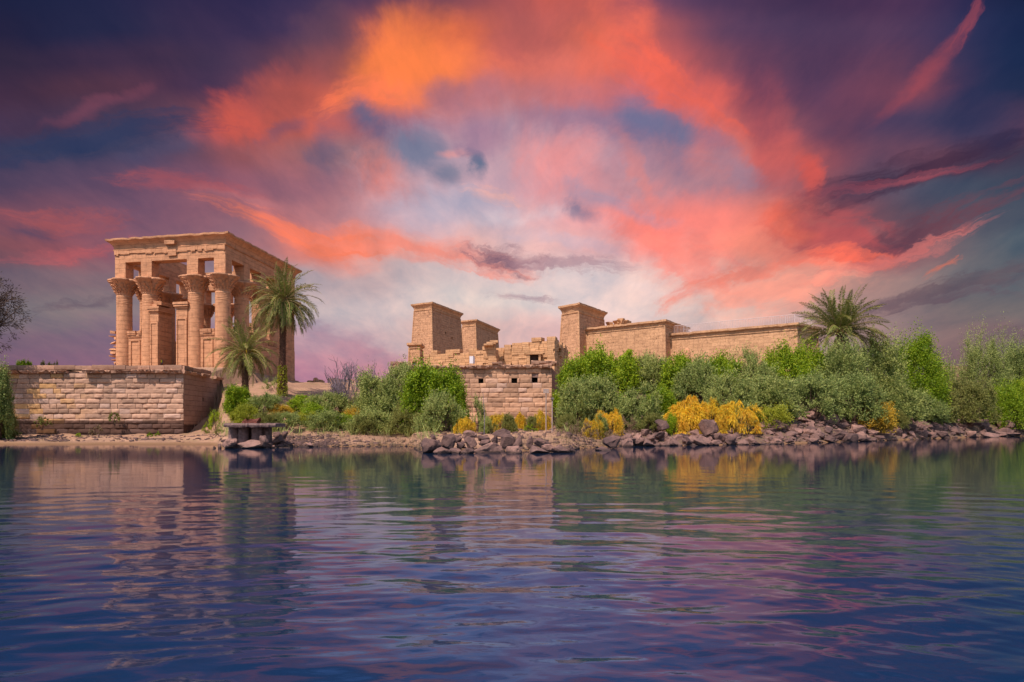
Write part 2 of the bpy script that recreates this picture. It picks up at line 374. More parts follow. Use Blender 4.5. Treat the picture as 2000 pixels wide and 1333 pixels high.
def plain(name, col, rough=.8, var=.25, scale=6., bmp=.01, metal=0., spec=.3):
    m, t, p, o = new_mat(name)
    pos = t.node('ShaderNodeNewGeometry').outputs['Position']
    n = t.noise(pos, scale, 5, .6).outputs[0]
    c = t.mix(t.rng(n, .3, .7), C(*[x * (1 - var) for x in col[:3]]), C(*[min(1, x * (1 + var)) for x in col[:3]]))
    t.put(p.inputs['Base Color'], c); p.inputs['Roughness'].default_value = rough; p.inputs['Metallic'].default_value = metal
    p.inputs['Specular IOR Level'].default_value = spec
    bump(t, p, n, bmp)
    return m
def rockmat(name, a, b):
    m, t, p, o = new_mat(name)
    g = t.node('ShaderNodeNewGeometry'); pos = g.outputs['Position']
    rnd = t.node('ShaderNodeObjectInfo').outputs['Random']
    n = t.noise(pos, 1.3, 5, .62).outputs[0]; n2 = t.noise(pos, 11., 6, .7).outputs[0]
    c = t.mix(t.rng(n, .32, .68), a, b)
    c = t.mix(t.math('MULTIPLY', t.rng(n2, .45, .7), .45), c, C(.07, .045, .045))
    c = t.mix(1., c, t.mix(rnd, (.75, .72, .74, 1), (1.25, 1.15, 1.1, 1)), 'MULTIPLY')
    z = t.sep(pos)[2]                                   # wet foot at the waterline
    c = t.mix(t.math('MULTIPLY', t.rng(z, .16, .05), .7), c, C(.03, .022, .02))
    t.put(p.inputs['Base Color'], c); p.inputs['Roughness'].default_value = .85; p.inputs['Specular IOR Level'].default_value = .25
    bump(t, p, t.math('ADD', n2, t.math('MULTIPLY', n, 2.)), .06, .9)
    return m
M['rock'] = rockmat('granite_boulder', C(.215, .13, .105), C(.10, .065, .06))
M['rock_pink'] = rockmat('pinkish_granite', C(.34, .205, .165), C(.19, .12, .10))
M['concrete'] = plain('weathered_concrete', (.17, .105, .095), .9, .35, 5, .02)
M['slab'] = plain('rough_concrete_slab', (.20, .125, .11), .9, .3, 7, .03)
M['rust'] = plain('rusty_steel', (.16, .05, .035), .75, .4, 8, .01, .2)
M['white'] = plain('white_painted_board', (.75, .72, .74), .6, .05, 3, .002)
M['paleblue'] = plain('pale_opening_fill', (.55, .58, .68), .6, .05, 3, .002)
M['rail'] = plain('pale_steel_rail', (.62, .50, .48), .5, .1, 3, .002)
M['post'] = plain('weathered_post', (.36, .27, .23), .7, .2, 9, .004)
M['lampmetal'] = plain('lamp_housing', (.16, .13, .12), .5, .1, 9, .002)
M['dark'] = plain('painted_doorway_shade', (.06, .035, .025), .95, .2, 3, .01)  # near-black colour painted for the shade inside a doorway
M['bark'] = plain('bark', (.12, .07, .05), .95, .4, 10, .02)
M['twig'] = plain('grey_twigs', (.20, .15, .17), .9, .3, 10, .004)
M['palmbark'] = plain('palm_bark', (.15, .072, .045), .95, .45, 7, .03)

def leafmat(name, a, b, c3, trans=.3, tcol=None, scale=1.1):
    m, t, p, o = new_mat(name)
    g = t.node('ShaderNodeNewGeometry'); tco = t.node('ShaderNodeTexCoord').outputs['Object']
    rnd = t.node('ShaderNodeObjectInfo').outputs['Random']
    n = t.noise(tco, scale, 3, .6).outputs[0]; n2 = t.noise(tco, 9., 2, .6).outputs[0]
    col = t.mix(t.rng(n, .34, .66), a, b)
    col = t.mix(t.math('MULTIPLY', t.rng(n2, .45, .65), .8), col, c3)
    col = t.mix(1., col, t.mix(rnd, (.82, .86, .85, 1), (1.15, 1.1, 1.1, 1)), 'MULTIPLY')
    t.put(p.inputs['Base Color'], col); p.inputs['Roughness'].default_value = .6; p.inputs['Specular IOR Level'].default_value = .25
    tr = t.node('ShaderNodeBsdfTranslucent'); t.put(tr.inputs[0], t.mix(.5, col, tcol) if tcol else col)
    ms = t.node('ShaderNodeMixShader'); ms.inputs[0].default_value = trans
    t.l.new(p.outputs[0], ms.inputs[1]); t.l.new(tr.outputs[0], ms.inputs[2]); t.l.new(ms.outputs[0], o.inputs[0])
    return m
M['tam'] = leafmat('grey_green_foliage', C(.31, .37, .09), C(.12, .19, .04), C(.54, .51, .17), .2)  # dark patches stand in for shaded gaps between the clumps
M['green'] = leafmat('bright_green_foliage', C(.24, .37, .015), C(.075, .17, .008), C(.50, .50, .02), .28, C(.4, .6, .02))
M['lime'] = leafmat('yellow_green_foliage', C(.33, .35, .03), C(.22, .27, .025), C(.5, .46, .04), .35, C(.6, .6, .03))
M['dodder'] = leafmat('golden_dodder', C(.92, .56, .03), C(.70, .33, .025), C(.55, .55, .05), .25, None, .7)
M['amber'] = leafmat('amber_foliage', C(.60, .40, .03), C(.42, .26, .03), C(.7, .45, .05), .3)
M['dry'] = leafmat('dry_brush', C(.27, .17, .10), C(.20, .13, .08), C(.25, .22, .09), .15)
M['olive'] = leafmat('olive_foliage', C(.24, .25, .06), C(.16, .19, .045), C(.34, .30, .08), .35)
M['palm'] = leafmat('palm_leaf', C(.24, .25, .05), C(.12, .16, .03), C(.42, .37, .10), .25, None, .6)
M['palmdry'] = leafmat('dry_palm_leaf', C(.50, .34, .15), C(.38, .25, .11), C(.55, .38, .18), .2)
M['acacia'] = leafmat('shaded_acacia_foliage', C(.07, .045, .035), C(.045, .035, .04), C(.11, .07, .03), .1)  # backlit darkness is put into the leaf colour

# ------------------------------------------------------------------ terrain
YS = [(-900,54),(-600,52),(0,54),(420,54),(436,46),(560,46),(575,48),(800,49),(822,39),(1110,40),(1130,44),(1160,46),(1210,50),(1340,51),(1500,55),(1600,60),(1700,66),(1800,76),(1850,83),(1950,95),(2050,100),(2900,110)]
PROF = [(-900, [(0,-.1),(9,.60),(14,.66),(22,7),(26,7.9)]),
        (360, [(0,-.06),(4,.3),(9,.62),(11.5,.8),(14,2.0),(24,5.6),(32,7.4),(45,8)]),
        (450, [(0,-.06),(4,.45),(9,.8),(14,1.8),(22,4.0),(30,6.1),(42,7.4),(60,8)]),
        (640, [(0,-.06),(4,.45),(9,.75),(13,1.4),(20,3.4),(30,5.6),(42,7.2),(60,8)]),
        (780, [(0,-.06),(5,.35),(12,.9),(24.5,1.35),(29,4.2),(36,7.4),(50,8)]),
        (800, [(0,-.06),(5,.35),(12,.9),(25.5,1.30),(29,4.2),(36,7.4),(50,8)]),
        (822, [(0,-.06),(5,.35),(12,.9),(35,1.34),(38,4.2),(45,7.4),(50,8)]),
        (1082, [(0,-.06),(5,.45),(12,.9),(33,1.34),(36,3.5),(42,7.2),(50,8)]),
        (1200, [(0,-.06),(3,.5),(8,1.2),(14,2.4),(22,5.0),(32,7.6),(45,8)]),
        (1560, [(0,-.06),(3,.7),(8,2.0),(12,2.9),(20,4.8),(32,7.8),(45,8)]),
        (2900, [(0,-.06),(3,.9),(8,2.5),(12,3.2),(20,4.8),(32,7.8),(45,8)])]
_u, _y = zip(*YS)
def shore(u): return float(np.interp(u, _u, _y))
def prof(p, d): return np.interp(d, [q[0] for q in p], [q[1] for q in p], left=-1.2 if d < -3 else p[0][1] + d * .3)
def ground(X, Y, rough=True):
    u = 1000 + F * X / Y; d = Y - shore(u)
    if X < -31.3 and Y > 65.3: return 6.6 + min(1.4, max(0, (Y - 70) * .25))
    if -12.4 < X < 4.0 and Y > 74.0: return 7.7
    us = [p[0] for p in PROF]; u = min(max(u, us[0]), us[-1])
    k = max(i for i in range(len(us) - 1) if us[i] <= u)
    t = (u - us[k]) / (us[k + 1] - us[k])
    z = float(prof(PROF[k][1], d) * (1 - t) + prof(PROF[k + 1][1], d) * t)
    if rough and d > -1:
        a = min(1, max(0, d) / 5) * .22
        z += a * mn.fractal(Vector((X * .35, Y * .35, 0)), 1, 2, 5) + .04 * mn.noise(Vector((X * 1.9, Y * 1.9, 3)))
    return z
us = np.concatenate([np.arange(-900, -60, 40), np.arange(-60, 2060, 7), np.arange(2060, 2900, 40)])
ysr = np.concatenate([np.arange(34, 60, .35), np.arange(60, 112, .8), np.array([116, 122, 130, 145, 170, 210, 280, 400, 700, 1500, 3500])])
tv = []
for Y in ysr:
    for u in us:
        X = (u - 1000) / F * Y; tv.append((X, Y, ground(X, Y)))
nu = len(us); ny = len(ysr)
ii = (np.arange(ny - 1)[:, None] * nu + np.arange(nu - 1)[None]).ravel()
tf = np.stack([ii, ii + 1, ii + 1 + nu, ii + nu], 1)
m, t, p, o_ = new_mat('sandy_bank')
pos = t.node('ShaderNodeNewGeometry').outputs['Position']; z = t.sep(pos)[2]
nz = t.noise(pos, .35, 5, .6).outputs[0]; nf = t.noise(pos, 5., 6, .7).outputs[0]
c = t.mix(t.rng(nz, .35, .65), C(.44, .255, .16), C(.31, .18, .115))
xr = t.math('ADD', t.sep(pos)[0], t.math('MULTIPLY', nz, 5.))
c = t.mix(t.rng(xr, 6., 13.), c, C(.17, .11, .075))
c = t.mix(t.math('MULTIPLY', t.rng(nf, .5, .75), .5), c, C(.20, .12, .08))
c = t.mix(t.math('MULTIPLY', t.rng(t.noise(pos, .8, 3).outputs[0], .52, .68), .35), c, C(.17, .15, .05))
c = t.mix(t.rng(t.math('ADD', z, t.math('MULTIPLY', nz, .15)), .3, .12), c, C(.24, .135, .07))
t.put(p.inputs['Base Color'], c); p.inputs['Roughness'].default_value = .95; p.inputs['Specular IOR Level'].default_value = .15
bump(t, p, nf, .12, .8)
tag(soup('ground', tv, tf, m, smooth=True), kind='structure')

# ------------------------------------------------------------------ water: a real swell, finest near the boat
py = np.concatenate([np.arange(16.5, 60, .8), np.arange(60, 640, 1.25)])[::-1]
yw = CH * F / py
pu = np.concatenate([np.linspace(-500, -20, 60, endpoint=False), np.arange(-20, 2020, 2.6), np.linspace(2020, 2500, 60)])
XX = (pu[None] - 1000) / F * yw[:, None]; YY = np.repeat(yw[:, None], len(pu), 1)
ZZ = np.zeros_like(XX)
g2 = np.random.default_rng(3)
cell = 1.25 / F * yw[:, None] ** 2 / CH * 2.2      # row spacing: waves too short for it fade out
for k in range(64):
    lam = .17 * (11 ** (k / 63.)) * g2.uniform(.9, 1.1)
    th = g2.normal(-math.pi / 2 + (.35 if k % 2 else -.45), .72)
    slope = .0125 * (lam / .7) ** (-.12) * g2.uniform(.5, 1.25) * (1.0 if lam < 1.4 else .75)
    kk = 2 * math.pi / lam; A = slope / kk
    fade = np.clip(lam / np.maximum(cell, 1e-6) / 2.5 - .3, 0, 1)
    if k % 4: ph = (XX * math.cos(th) + YY * math.sin(th)) * kk + g2.uniform(0, 6.28)
    else: ph = np.hypot(XX - g2.normal() * 3.5, YY + 1 + g2.uniform(0, 5)) * kk + g2.uniform(0, 6.28)      # rings spreading from the boat
    ph += .6 * np.sin(XX * .35 + k) + .6 * np.sin(YY * .27 + k * 1.7)
    env = .65 + .35 * np.sin(XX * .23 * math.cos(k) + YY * .19 * math.sin(k * 2.1) + k * 2.3)
    ZZ += A * fade * env * np.sin(ph)
ZZ *= .74
ZZ *= 1.6 - .55 * np.clip((YY - 5) / 4, 0, 1) - .60 * np.clip((YY - 10) / 14, 0, 1)
ZZ *= np.clip((pu[None] + 500) / 200, 0, 1) * np.clip((2500 - pu[None]) / 200, 0, 1)
W_, H_ = len(pu), len(yw)
vv = np.stack([XX.ravel(), YY.ravel(), ZZ.ravel()], 1)
ii = (np.arange(H_ - 1)[:, None] * W_ + np.arange(W_ - 1)[None]).ravel()
ff = np.stack([ii, ii + 1, ii + 1 + W_, ii + W_], 1)
# flat skirt all round
nb0 = len(vv); edge = []
loop = [(r * W_) for r in range(H_ - 1, -1, -1)] 
left = [(vv[r * W_], (-2500 if r else -2500, YY[r, 0], 0)) for r in range(H_)]
ext = []; fx = []
for side, sx in ((0, -2500.), (W_ - 1, 2500.)):
    b0 = len(vv) + len(ext)
    for r in range(H_): ext.append((sx, YY[r, 0], 0.))
    for r in range(H_ - 1):
        a, b = r * W_ + side, (r + 1) * W_ + side
        q = (a, b, b0 + r + 1, b0 + r)
        fx.append(q if side == 0 else q[::-1])
b0 = len(vv) + len(ext); ext += [(-2500., -1500., 0.), (2500., -1500., 0.)]
row0 = YY[0, 0]
# near edge: fan of quads back to the far side of the river behind the boat
for c_ in range(0, W_ - 1):
    k0 = len(vv) + len(ext); ext += [(XX[0, c_], -1500., 0.), (XX[0, c_ + 1], -1500., 0.)]
    fx.append((c_, k0, k0 + 1, c_ + 1))
sl0, sr0 = len(vv), len(vv) + H_
k0 = len(vv) + len(ext); ext += [(XX[0, 0], -1500., 0.), (XX[0, -1], -1500., 0.)]
fx.append((sl0, b0, k0, 0)); fx.append((W_ - 1, k0 + 1, b0 + 1, sr0))
m, t, p, o_ = new_mat('river_water')
pos = t.node('ShaderNodeNewGeometry').outputs['Position']
p.inputs['Base Color'].default_value = C(.007, .026, .068)
p.inputs['Roughness'].default_value = .6; p.inputs['Specular IOR Level'].default_value = 0.
wn = t.noise(t.mapping(pos, sc=(.8, 1.5, 1)), 3.2, 3, .55, .3).outputs[0]
wn2 = t.noise(t.mapping(pos, rot=(0, 0, .4), sc=(.7, 1.6, 1)), .8, 2, .5).outputs[0]
calm = t.rng(t.sep(pos)[1], 7., 24., 1., .32)       # sheltered water under the bank
bump(t, p, t.math('MULTIPLY', t.math('ADD', t.math('MULTIPLY', wn, .35), wn2), calm), .016, .7)
gl = t.node('ShaderNodeBsdfGlossy'); gl.inputs['Roughness'].default_value = .045
lw = t.node('ShaderNodeLayerWeight').outputs['Facing']
t.put(gl.inputs['Color'], t.mix(t.rng(lw, .72, .93), C(.42, .56, .95), C(.95, .88, .80)))  # blue tint puts a clear sky's reflection into the gloss colour, warmer at grazing
fr_ = t.node('ShaderNodeFresnel'); fr_.inputs['IOR'].default_value = 1.95
bn = p.inputs['Normal'].links[0].from_socket; t.l.new(bn, gl.inputs['Normal']); t.l.new(bn, fr_.inputs['Normal'])
ms_ = t.node('ShaderNodeMixShader'); t.l.new(fr_.outputs[0], ms_.inputs[0]); t.l.new(p.outputs[0], ms_.inputs[1]); t.l.new(gl.outputs[0], ms_.inputs[2]); t.l.new(ms_.outputs[0], o_.inputs[0])
water = soup('water', np.concatenate([vv, np.array(ext)]), np.concatenate([ff, np.array(fx)]), m, smooth=True)
tag(water, kind='structure')

# ------------------------------------------------------------------ masonry quay walls
def block_course_wall(mb, a, b, z0, z1, rowh, lmin, lmax, holes=(), proud=.10, ragged=0.):
    """courses of individually dressed, pillowed blocks on the vertical plane a-b facing the viewer; holes = (s0, z0, s1, z1) in metres"""
    d = (b - a); L = d.length; d = d / L; n = Vector((d.y, -d.x, 0))
    rows = int(round((z1 - z0) / rowh)); rh = (z1 - z0) / rows
    for r in range(rows):
        s = -random.uniform(0, .6); za, zb = z0 + r * rh, z0 + (r + 1) * rh
        while s < L:
            w_ = random.uniform(lmin, lmax) * random.choice((.75, 1, 1, 1.15)); s0, s1 = max(s, 0), min(s + w_, L); s += w_
            if s1 - s0 < .12: continue
            parts = [(s0, s1)]
            for h in holes:
                if h[1] < zb - .05 and h[3] > za + .05:
                    new = []
                    for p0, p1 in parts:
                        if h[2] <= p0 or h[0] >= p1: new.append((p0, p1))
                        else:
                            if h[0] - p0 > .1: new.append((p0, h[0]))
                            if p1 - h[2] > .1: new.append((h[2], p1))
                    parts = new
            for p0, p1 in parts:
                g = random.uniform(.008, .022); out = proud * random.uniform(.25, 1.25); seed = random.uniform(0, 99); tlt = random.uniform(-1, 1)
                nx = max(4, int((p1 - p0) / .14)); nz = 5
                x0, x1, y0, y1 = p0 + g, p1 - g, za + g, zb - g * .6
                ringi = []
                grid = []
                for j in range(nz + 1):
                    for i in range(nx + 1):
                        sx, sz = i / nx, j / nz
                        ex = min(sx, 1 - sx) * (p1 - p0); ez = min(sz, 1 - sz) * rh
                        e = min(ex, ez); k = min(1, (e / .075) ** .55) if e > 0 else 0
                        q = a + d * (x0 + (x1 - x0) * sx + .012 * mn.noise(Vector((i * 1.3, j, seed))))
                        q = q + n * (out * (.35 + .65 * k) + .06 * k * mn.fractal(Vector((sx * (p1 - p0) * 3 + seed, sz * 2, seed)), 1, 2, 3) + tlt * (sx - .5) * .06)
                        grid.append(mb.pt((q.x, q.y, y0 + (y1 - y0) * sz + .012 * mn.noise(Vector((i, seed, j * 1.7))))))
                for j in range(nz):
                    for i in range(nx):
                        k = j * (nx + 1) + i; mb.f.append((grid[k], grid[k + 1], grid[k + nx + 2], grid[k + nx + 1]))
                border = [grid[i] for i in range(nx + 1)] + [grid[j * (nx + 1) + nx] for j in range(1, nz + 1)] + [grid[nz * (nx + 1) + i] for i in range(nx - 1, -1, -1)] + [grid[j * (nx + 1)] for j in range(nz - 1, 0, -1)]
                back = []
                for q in border:
                    v = Vector(mb.v[q]); dist = (v - Vector((a.x, a.y, v.z))).dot(n); v = v - n * (dist + .05); back.append(mb.pt(v))
                for k in range(len(border)): mb.f.append((border[k], back[k], back[(k + 1) % len(border)], border[(k + 1) % len(border)]))
def coping(mb, a, b, z, h, depth, lmin, lmax, out0, out1, chip=.12, gap=0., into=.6):
    """row of separate coping stones; each sticks out by its own amount and has broken corners"""
    d = (b - a); L = d.length; d = d / L; n = Vector((d.y, -d.x, 0)); s = 0
    while s < L:
        w_ = random.uniform(lmin, lmax); s1 = min(s + w_, L)
        if random.random() >= gap and s1 - s > .2:
            o1 = random.uniform(out0, out1)
            nx = max(3, int((s1 - s) / .2)); prev = None
            hh = h * random.uniform(.85, 1.05)
            for i in range(nx + 1):
                q = a + d * (s + .015 + (s1 - s - .03) * i / nx)
                r1, r2, r3 = (random.random() ** 2 * chip for _ in range(3))
                pf = [(-into, 0), (o1 - chip * .6 - r2 * 2.2, 0), (o1 - r1 * 1.6, h * .3 + r3), (o1 - r3, hh * .8), (o1 - chip * .4 - r1, hh - r2 * .7), (-into, hh)]
                ring = [mb.pt((q.x + n.x * e, q.y + n.y * e, z + zz_)) for e, zz_ in pf]
                if prev:
                    for k in range(6): mb.f.append((prev[k], ring[k], ring[(k + 1) % 6], prev[(k + 1) % 6]))
                else: mb.f.append(tuple(ring))
                prev = ring
            mb.f.append(tuple(reversed(prev)))
        s = s1
# left quay: front face runs left to right, side face runs away from the viewer
Z0, ZT = .45, 7.0
qa = at(12, 0, 64.4); qb = at(359, 0, 64.0); qa.z = qb.z = 0
qc = at(470, 0, 79.5); qc.z = 0
wl = empty('quay_wall', (qa.x, qa.y, .5), 'long sandstone quay wall of rough blocks under the columned pavilion, its foot dark with damp', 'wall')
mb = MB()
back = [Vector((qa.x, qa.y + 1.6, 0)), Vector((qb.x - 1.4, qb.y + 1.6, 0)), Vector((qc.x - 1.4, qc.y, 0))]
bd = .06
P3 = lambda v, z: (v.x, v.y, z)
mb.quad(P3(qa + Vector((0, bd, 0)), Z0), P3(qb + Vector((-.05, bd, 0)), Z0), P3(qb + Vector((-.05, bd, 0)), ZT - .5), P3(qa + Vector((0, bd, 0)), ZT - .5))
mb.quad(P3(qa + Vector((0, bd, 0)), Z0), P3(back[0], Z0), P3(back[0], ZT), P3(qa + Vector((0, bd, 0)), ZT))
mb.build('mortar_bed', M['quaybed'], wl)
mb = MB(); block_course_wall(mb, qa, qb, .72, 6.42, .475, .8, 1.55, proud=.11)
smooth_angle(mb.build('block_face', M['quay'], wl, fixn=False), 50)
mb = MB()
mb.box(qb, (qa - qb).normalized(), Vector((0, 1, 0)), -.16, (qa - qb).length + .1, -.22, .6, .25, .74)
mb.build('footing', M['quaybed'], wl)
mb = MB()
sd = (qc - qb).normalized(); sn = Vector((sd.y, -sd.x, 0)); LL = (qc - qb).length
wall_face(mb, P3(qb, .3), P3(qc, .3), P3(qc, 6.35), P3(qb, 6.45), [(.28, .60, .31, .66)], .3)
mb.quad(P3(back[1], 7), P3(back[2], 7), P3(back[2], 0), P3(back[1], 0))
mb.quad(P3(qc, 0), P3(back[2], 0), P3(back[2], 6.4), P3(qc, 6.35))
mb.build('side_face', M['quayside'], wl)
mb = MB()
coping(mb, qa, qb, 6.42, .34, 1, .9, 2.2, .45, .95, .2, .10, 1.5)
coping(mb, qb + sd * -.35, qb + sd * 9.5, 6.38, .36, 1, 1.0, 2.0, .25, .5, .12, .12, 1.2)
smooth_angle(mb.build('ledge', M['coping'], wl), 30)
mb = MB()
coping(mb, qa, qb, 6.78, .42, 1, 1.1, 2.1, .10, .14, .03, 0, 1.4)
coping(mb, qb, qb + sd * 6.5, 6.76, .40, 1, 1.2, 2.2, .06, .12, .04, 0, 1.2)
smooth_angle(mb.build('parapet', M['coping'], wl), 30)

# ------------------------------------------------------------------ middle bastion with three square openings
ba = at(762, 0, 73.2); bb = at(1078, 0, 72.0); ba.z = bb.z = 0
bw = empty('bastion_wall', (ba.x, ba.y, 1.3), 'blocky sandstone bastion wall with three small square openings between the green thickets', 'wall')
d_ = (bb - ba).normalized(); BL = (bb - ba).length
def sx_(px): return (at(px, 0, 72.2) - ba).dot(d_)
def zy_(py): return CH + (HZ - py) / F * 72.1
hol = [(sx_(934), zy_(748.5), sx_(943.5), zy_(740)), (sx_(999), zy_(748.5), sx_(1010), zy_(739)), (sx_(1039), zy_(747.5), sx_(1050), zy_(737.5))]
mb = MB(); block_course_wall(mb, ba, bb, .9, 7.55, .515, .9, 1.7, holes=hol, proud=.09)
smooth_angle(mb.build('block_face', M['bastion'], bw, fixn=False), 50)
mb = MB(); nn = Vector((d_.y, -d_.x, 0)); a0 = ba - nn * .07; b0_ = bb - nn * .07
wall_face(mb, P3(a0, .5), P3(b0_, .5), P3(b0_, 7.6), P3(a0, 7.6), [((h[0] / BL), (h[1] - .5) / 7.1, h[2] / BL, (h[3] - .5) / 7.1) for h in hol], 1.2)
mb.build('mortar_bed', M['quaybed'], bw)
mb = MB(); be = at(1092, 0, 84); be.z = 0
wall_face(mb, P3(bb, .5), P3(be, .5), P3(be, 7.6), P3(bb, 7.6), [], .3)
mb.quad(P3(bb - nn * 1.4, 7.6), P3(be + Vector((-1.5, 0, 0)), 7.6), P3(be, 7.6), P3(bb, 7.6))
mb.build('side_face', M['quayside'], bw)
mb = MB(); coping(mb, ba, bb, 7.55, .42, 1, 1.1, 2.6, .35, .75, .16, .06, 1.3)
coping(mb, bb - d_ * 2.2, bb + d_ * .5, 7.95, .42, 1, 2.2, 2.6, .35, .5, .1, 0, 1.5)
coping(mb, bb - d_ * 6.3, bb - d_ * 5.2, 7.93, .3, 1, 1.0, 1.2, .5, .6, .1, 0, 1.2)
coping(mb, ba, ba + d_ * 1.3, 7.93, .5, 1, .5, .8, .0, .1, .1, 0, .9)
smooth_angle(mb.build('coping', M['coping'], bw), 30)

# ------------------------------------------------------------------ columned pavilion
KC = at(441, 0, 79.8); KC.z = 8.0
KA = Vector((-15.0, 3.1, 0)); KL = KA.length; KA.normalize()
KB = Vector((2.2, 19.1, 0)); KD = KB.length; KB.normalize()
kiosk = empty('columned_pavilion', (KC.x, KC.y, 8.0), 'tall roofless sandstone pavilion of flowering columns standing above the quay wall', 'temple')
KP = lambda a_, b_, z=0.: Vector((KC.x + KA.x * a_ + KB.x * b_, KC.y + KA.y * a_ + KB.y * b_, 8.0 + z))
S1 = .9                                             # column axis inside the outer plane
fa = [S1, S1 + 3.62, KL - S1 - 3.62, KL - S1]       # front column positions
sb = [S1 + i * (KD - 2 * S1) / 4 for i in range(5)]
cols = [(a_, S1) for a_ in fa] + [(a_, KD - S1) for a_ in fa] + [(S1, b_) for b_ in sb[1:4]] + [(KL - S1, b_) for b_ in sb[1:4]]
def column_shaft():
    mb = MB()
    pr = [(1.0, 0), (1.0, .3), (.93, .35), (.92, 3), (.88, 6), (.86, 8.2)]
    for k in range(5): z = 8.3 + k * .2; pr += [(.865, z), (.885, z + .03), (.885, z + .12), (.86, z + .15)]
    pr += [(.86, 9.45)]
    mb.lathe(Vector((0, 0, 0)), pr, 28); return mb
def column_capital():
    mb = MB()
    def rf(r, z, t):
        s = max(0, min(1, (z - 9.9) / 1.4)); k = abs(math.cos(2 * t + .35)) ** .45; e = abs(math.cos(8 * t + .7))
        return r * (1.02 + s * (.42 * (k - .72)) + .06 * s * (e - .5))
    pr = [(.86, 9.4), (.90, 9.45), (.92, 9.7), (1.0, 9.95), (1.07, 10.2), (1.15, 10.42), (1.27, 10.65), (1.42, 10.85), (1.60, 11.02), (1.68, 11.14), (1.64, 11.26), (1.4, 11.34), (.7, 11.36)]
    mb.lathe(Vector((0, 0, 0)), pr, 64, rf)
    for row, (n, r0, z0, r1, z1, wd) in enumerate([(20, .90, 9.5, 1.05, 9.86, .15), (16, .98, 9.82, 1.22, 10.2, .2), (12, 1.08, 10.15, 1.42, 10.6, .27), (8, 1.2, 10.5, 1.66, 10.98, .40)]):
        for k in range(n):       # leaf tiers
            t0 = 2 * math.pi * (k + .5 * (row % 2)) / n; c_, s_ = math.cos(t0), math.sin(t0)
            def q(r, w_, z): return (c_ * r - s_ * w_, s_ * r + c_ * w_, z)
            i = len(mb.v); mb.v += [q(r0, -wd * .35, z0), q(r0, wd * .35, z0), q(r1 + .06, wd * .62, z1 - .1), q(r1 + .15, 0, z1 + .03), q(r1 + .06, -wd * .62, z1 - .1), q(r0 - .25, -wd * .35, z0), q(r0 - .25, wd * .35, z0), q(r1 - .35, wd * .6, z1 - .1), q(r1 - .35, 0, z1), q(r1 - .35, -wd * .6, z1 - .1)]
            mb.f += [(i, i + 1, i + 2, i + 3, i + 4), (i, i + 5, i + 6, i + 1), (i + 1, i + 6, i + 7, i + 2), (i + 2, i + 7, i + 8, i + 3), (i + 3, i + 8, i + 9, i + 4), (i + 4, i + 9, i + 5, i)]
    return mb
shaft0 = capital0 = None
for i, (a_, b_) in enumerate(cols):
    c = KP(a_, b_)
    if shaft0 is None:
        shaft0 = column_shaft().build('column', M['kiosk'], kiosk); smooth_angle(shaft0, 40)
        capital0 = column_capital().build('capital', M['kiosk_carved'], None); smooth_angle(capital0, 32)
        for v in shaft0.data.vertices: v.co += Vector(kiosk.location)
        o = shaft0; cp = capital0
    else:
        o = shaft0.copy(); COL.objects.link(o); o.parent = kiosk
        cp = capital0.copy(); COL.objects.link(cp)
    o.location = c - Vector(kiosk.location); cp.parent = o; cp.location = (0, 0, 0); cp.rotation_euler = (0, 0, 0)
    o.rotation_euler = (0, 0, [.2, .5, 0, .3, .6, .1][i % 6])
    mb = MB(); mb.box(c, KA, KB, -.74, .74, -.74, .74, 11.3, 13.35, .012)
    mb.build('pier', M['kiosk'], kiosk)
# architrave ring and cornice
mb = MB()
def ring(z0, z1, t, x0=0.16, jit=0):
    a0, a1, b0, b1 = x0, KL - x0, x0, KD - x0
    for (p, q, r, s) in ((a0, a1, b0, b0 + t), (a0, a1, b1 - t, b1), (a0, a0 + t, b0 + t, b1 - t), (a1 - t, a1, b0 + t, b1 - t)):
        mb.box(KP(0, 0), KA, KB, p, q, r, s, z0, z1)
ring(13.3, 14.75, 1.45)
mb.build('architrave', M['kiosk'], kiosk)
def kpoly(x0): return [KP(x0, x0), KP(x0, KD - x0), KP(KL - x0, KD - x0), KP(KL - x0, x0)]
def ccw(poly):
    ar = sum(poly[i - 1].x * poly[i].y - poly[i].x * poly[i - 1].y for i in range(4)); return poly if ar > 0 else poly[::-1]
def cav(mb, poly, z, h, out, jit, th=.22, chip=1.0):
    """torus, hollow flare, flat top"""
    pr = [(0, z - .02), (.10, z), (.13, z + .07), (.10, z + .14), (.02, z + .16)]
    for k in range(6): s = k / 5; pr.append((.03 + out * s ** 2.2, z + .2 + (h - th - .2) * s))
    pr += [(out + .03, z + h)]
    sweep(mb, poly, pr, .55, jit)
mb = MB()
# broken front bedding course: jagged shadow line below the cornice
s = .16
while s < KL - .3:
    s1 = min(KL - .16, s + random.choice((.15, .3, .5, 1.1)) * random.uniform(.7, 1.3))
    mb.box(KP(0, 0), KA, KB, s, s1, .06 - .05 * random.random(), .17, 14.08 + .30 * random.random() ** 1.5, 14.75, .012); s = s1 - .012
mb.box(KP(0, 0), KA, KB, 6.6, 7.7, -.04, .1, 13.75, 14.6, .02)
mb.build('broken_moulding', M['kiosk'], kiosk); mb = MB()
mb.box(KP(0, 0), KA, KB, 6.6, 7.9, -.42, .0, 15.05, 15.5, .03)
mb.build('projecting_block', M['kiosk'], kiosk)
mb = MB(); inner = ccw(kpoly(1.6))
cav(mb, ccw(kpoly(.12)), 22.72, 1.35, .72, .13)
cor = mb.build('cornice', M['kiosk'], kiosk); smooth_angle(cor, 38)
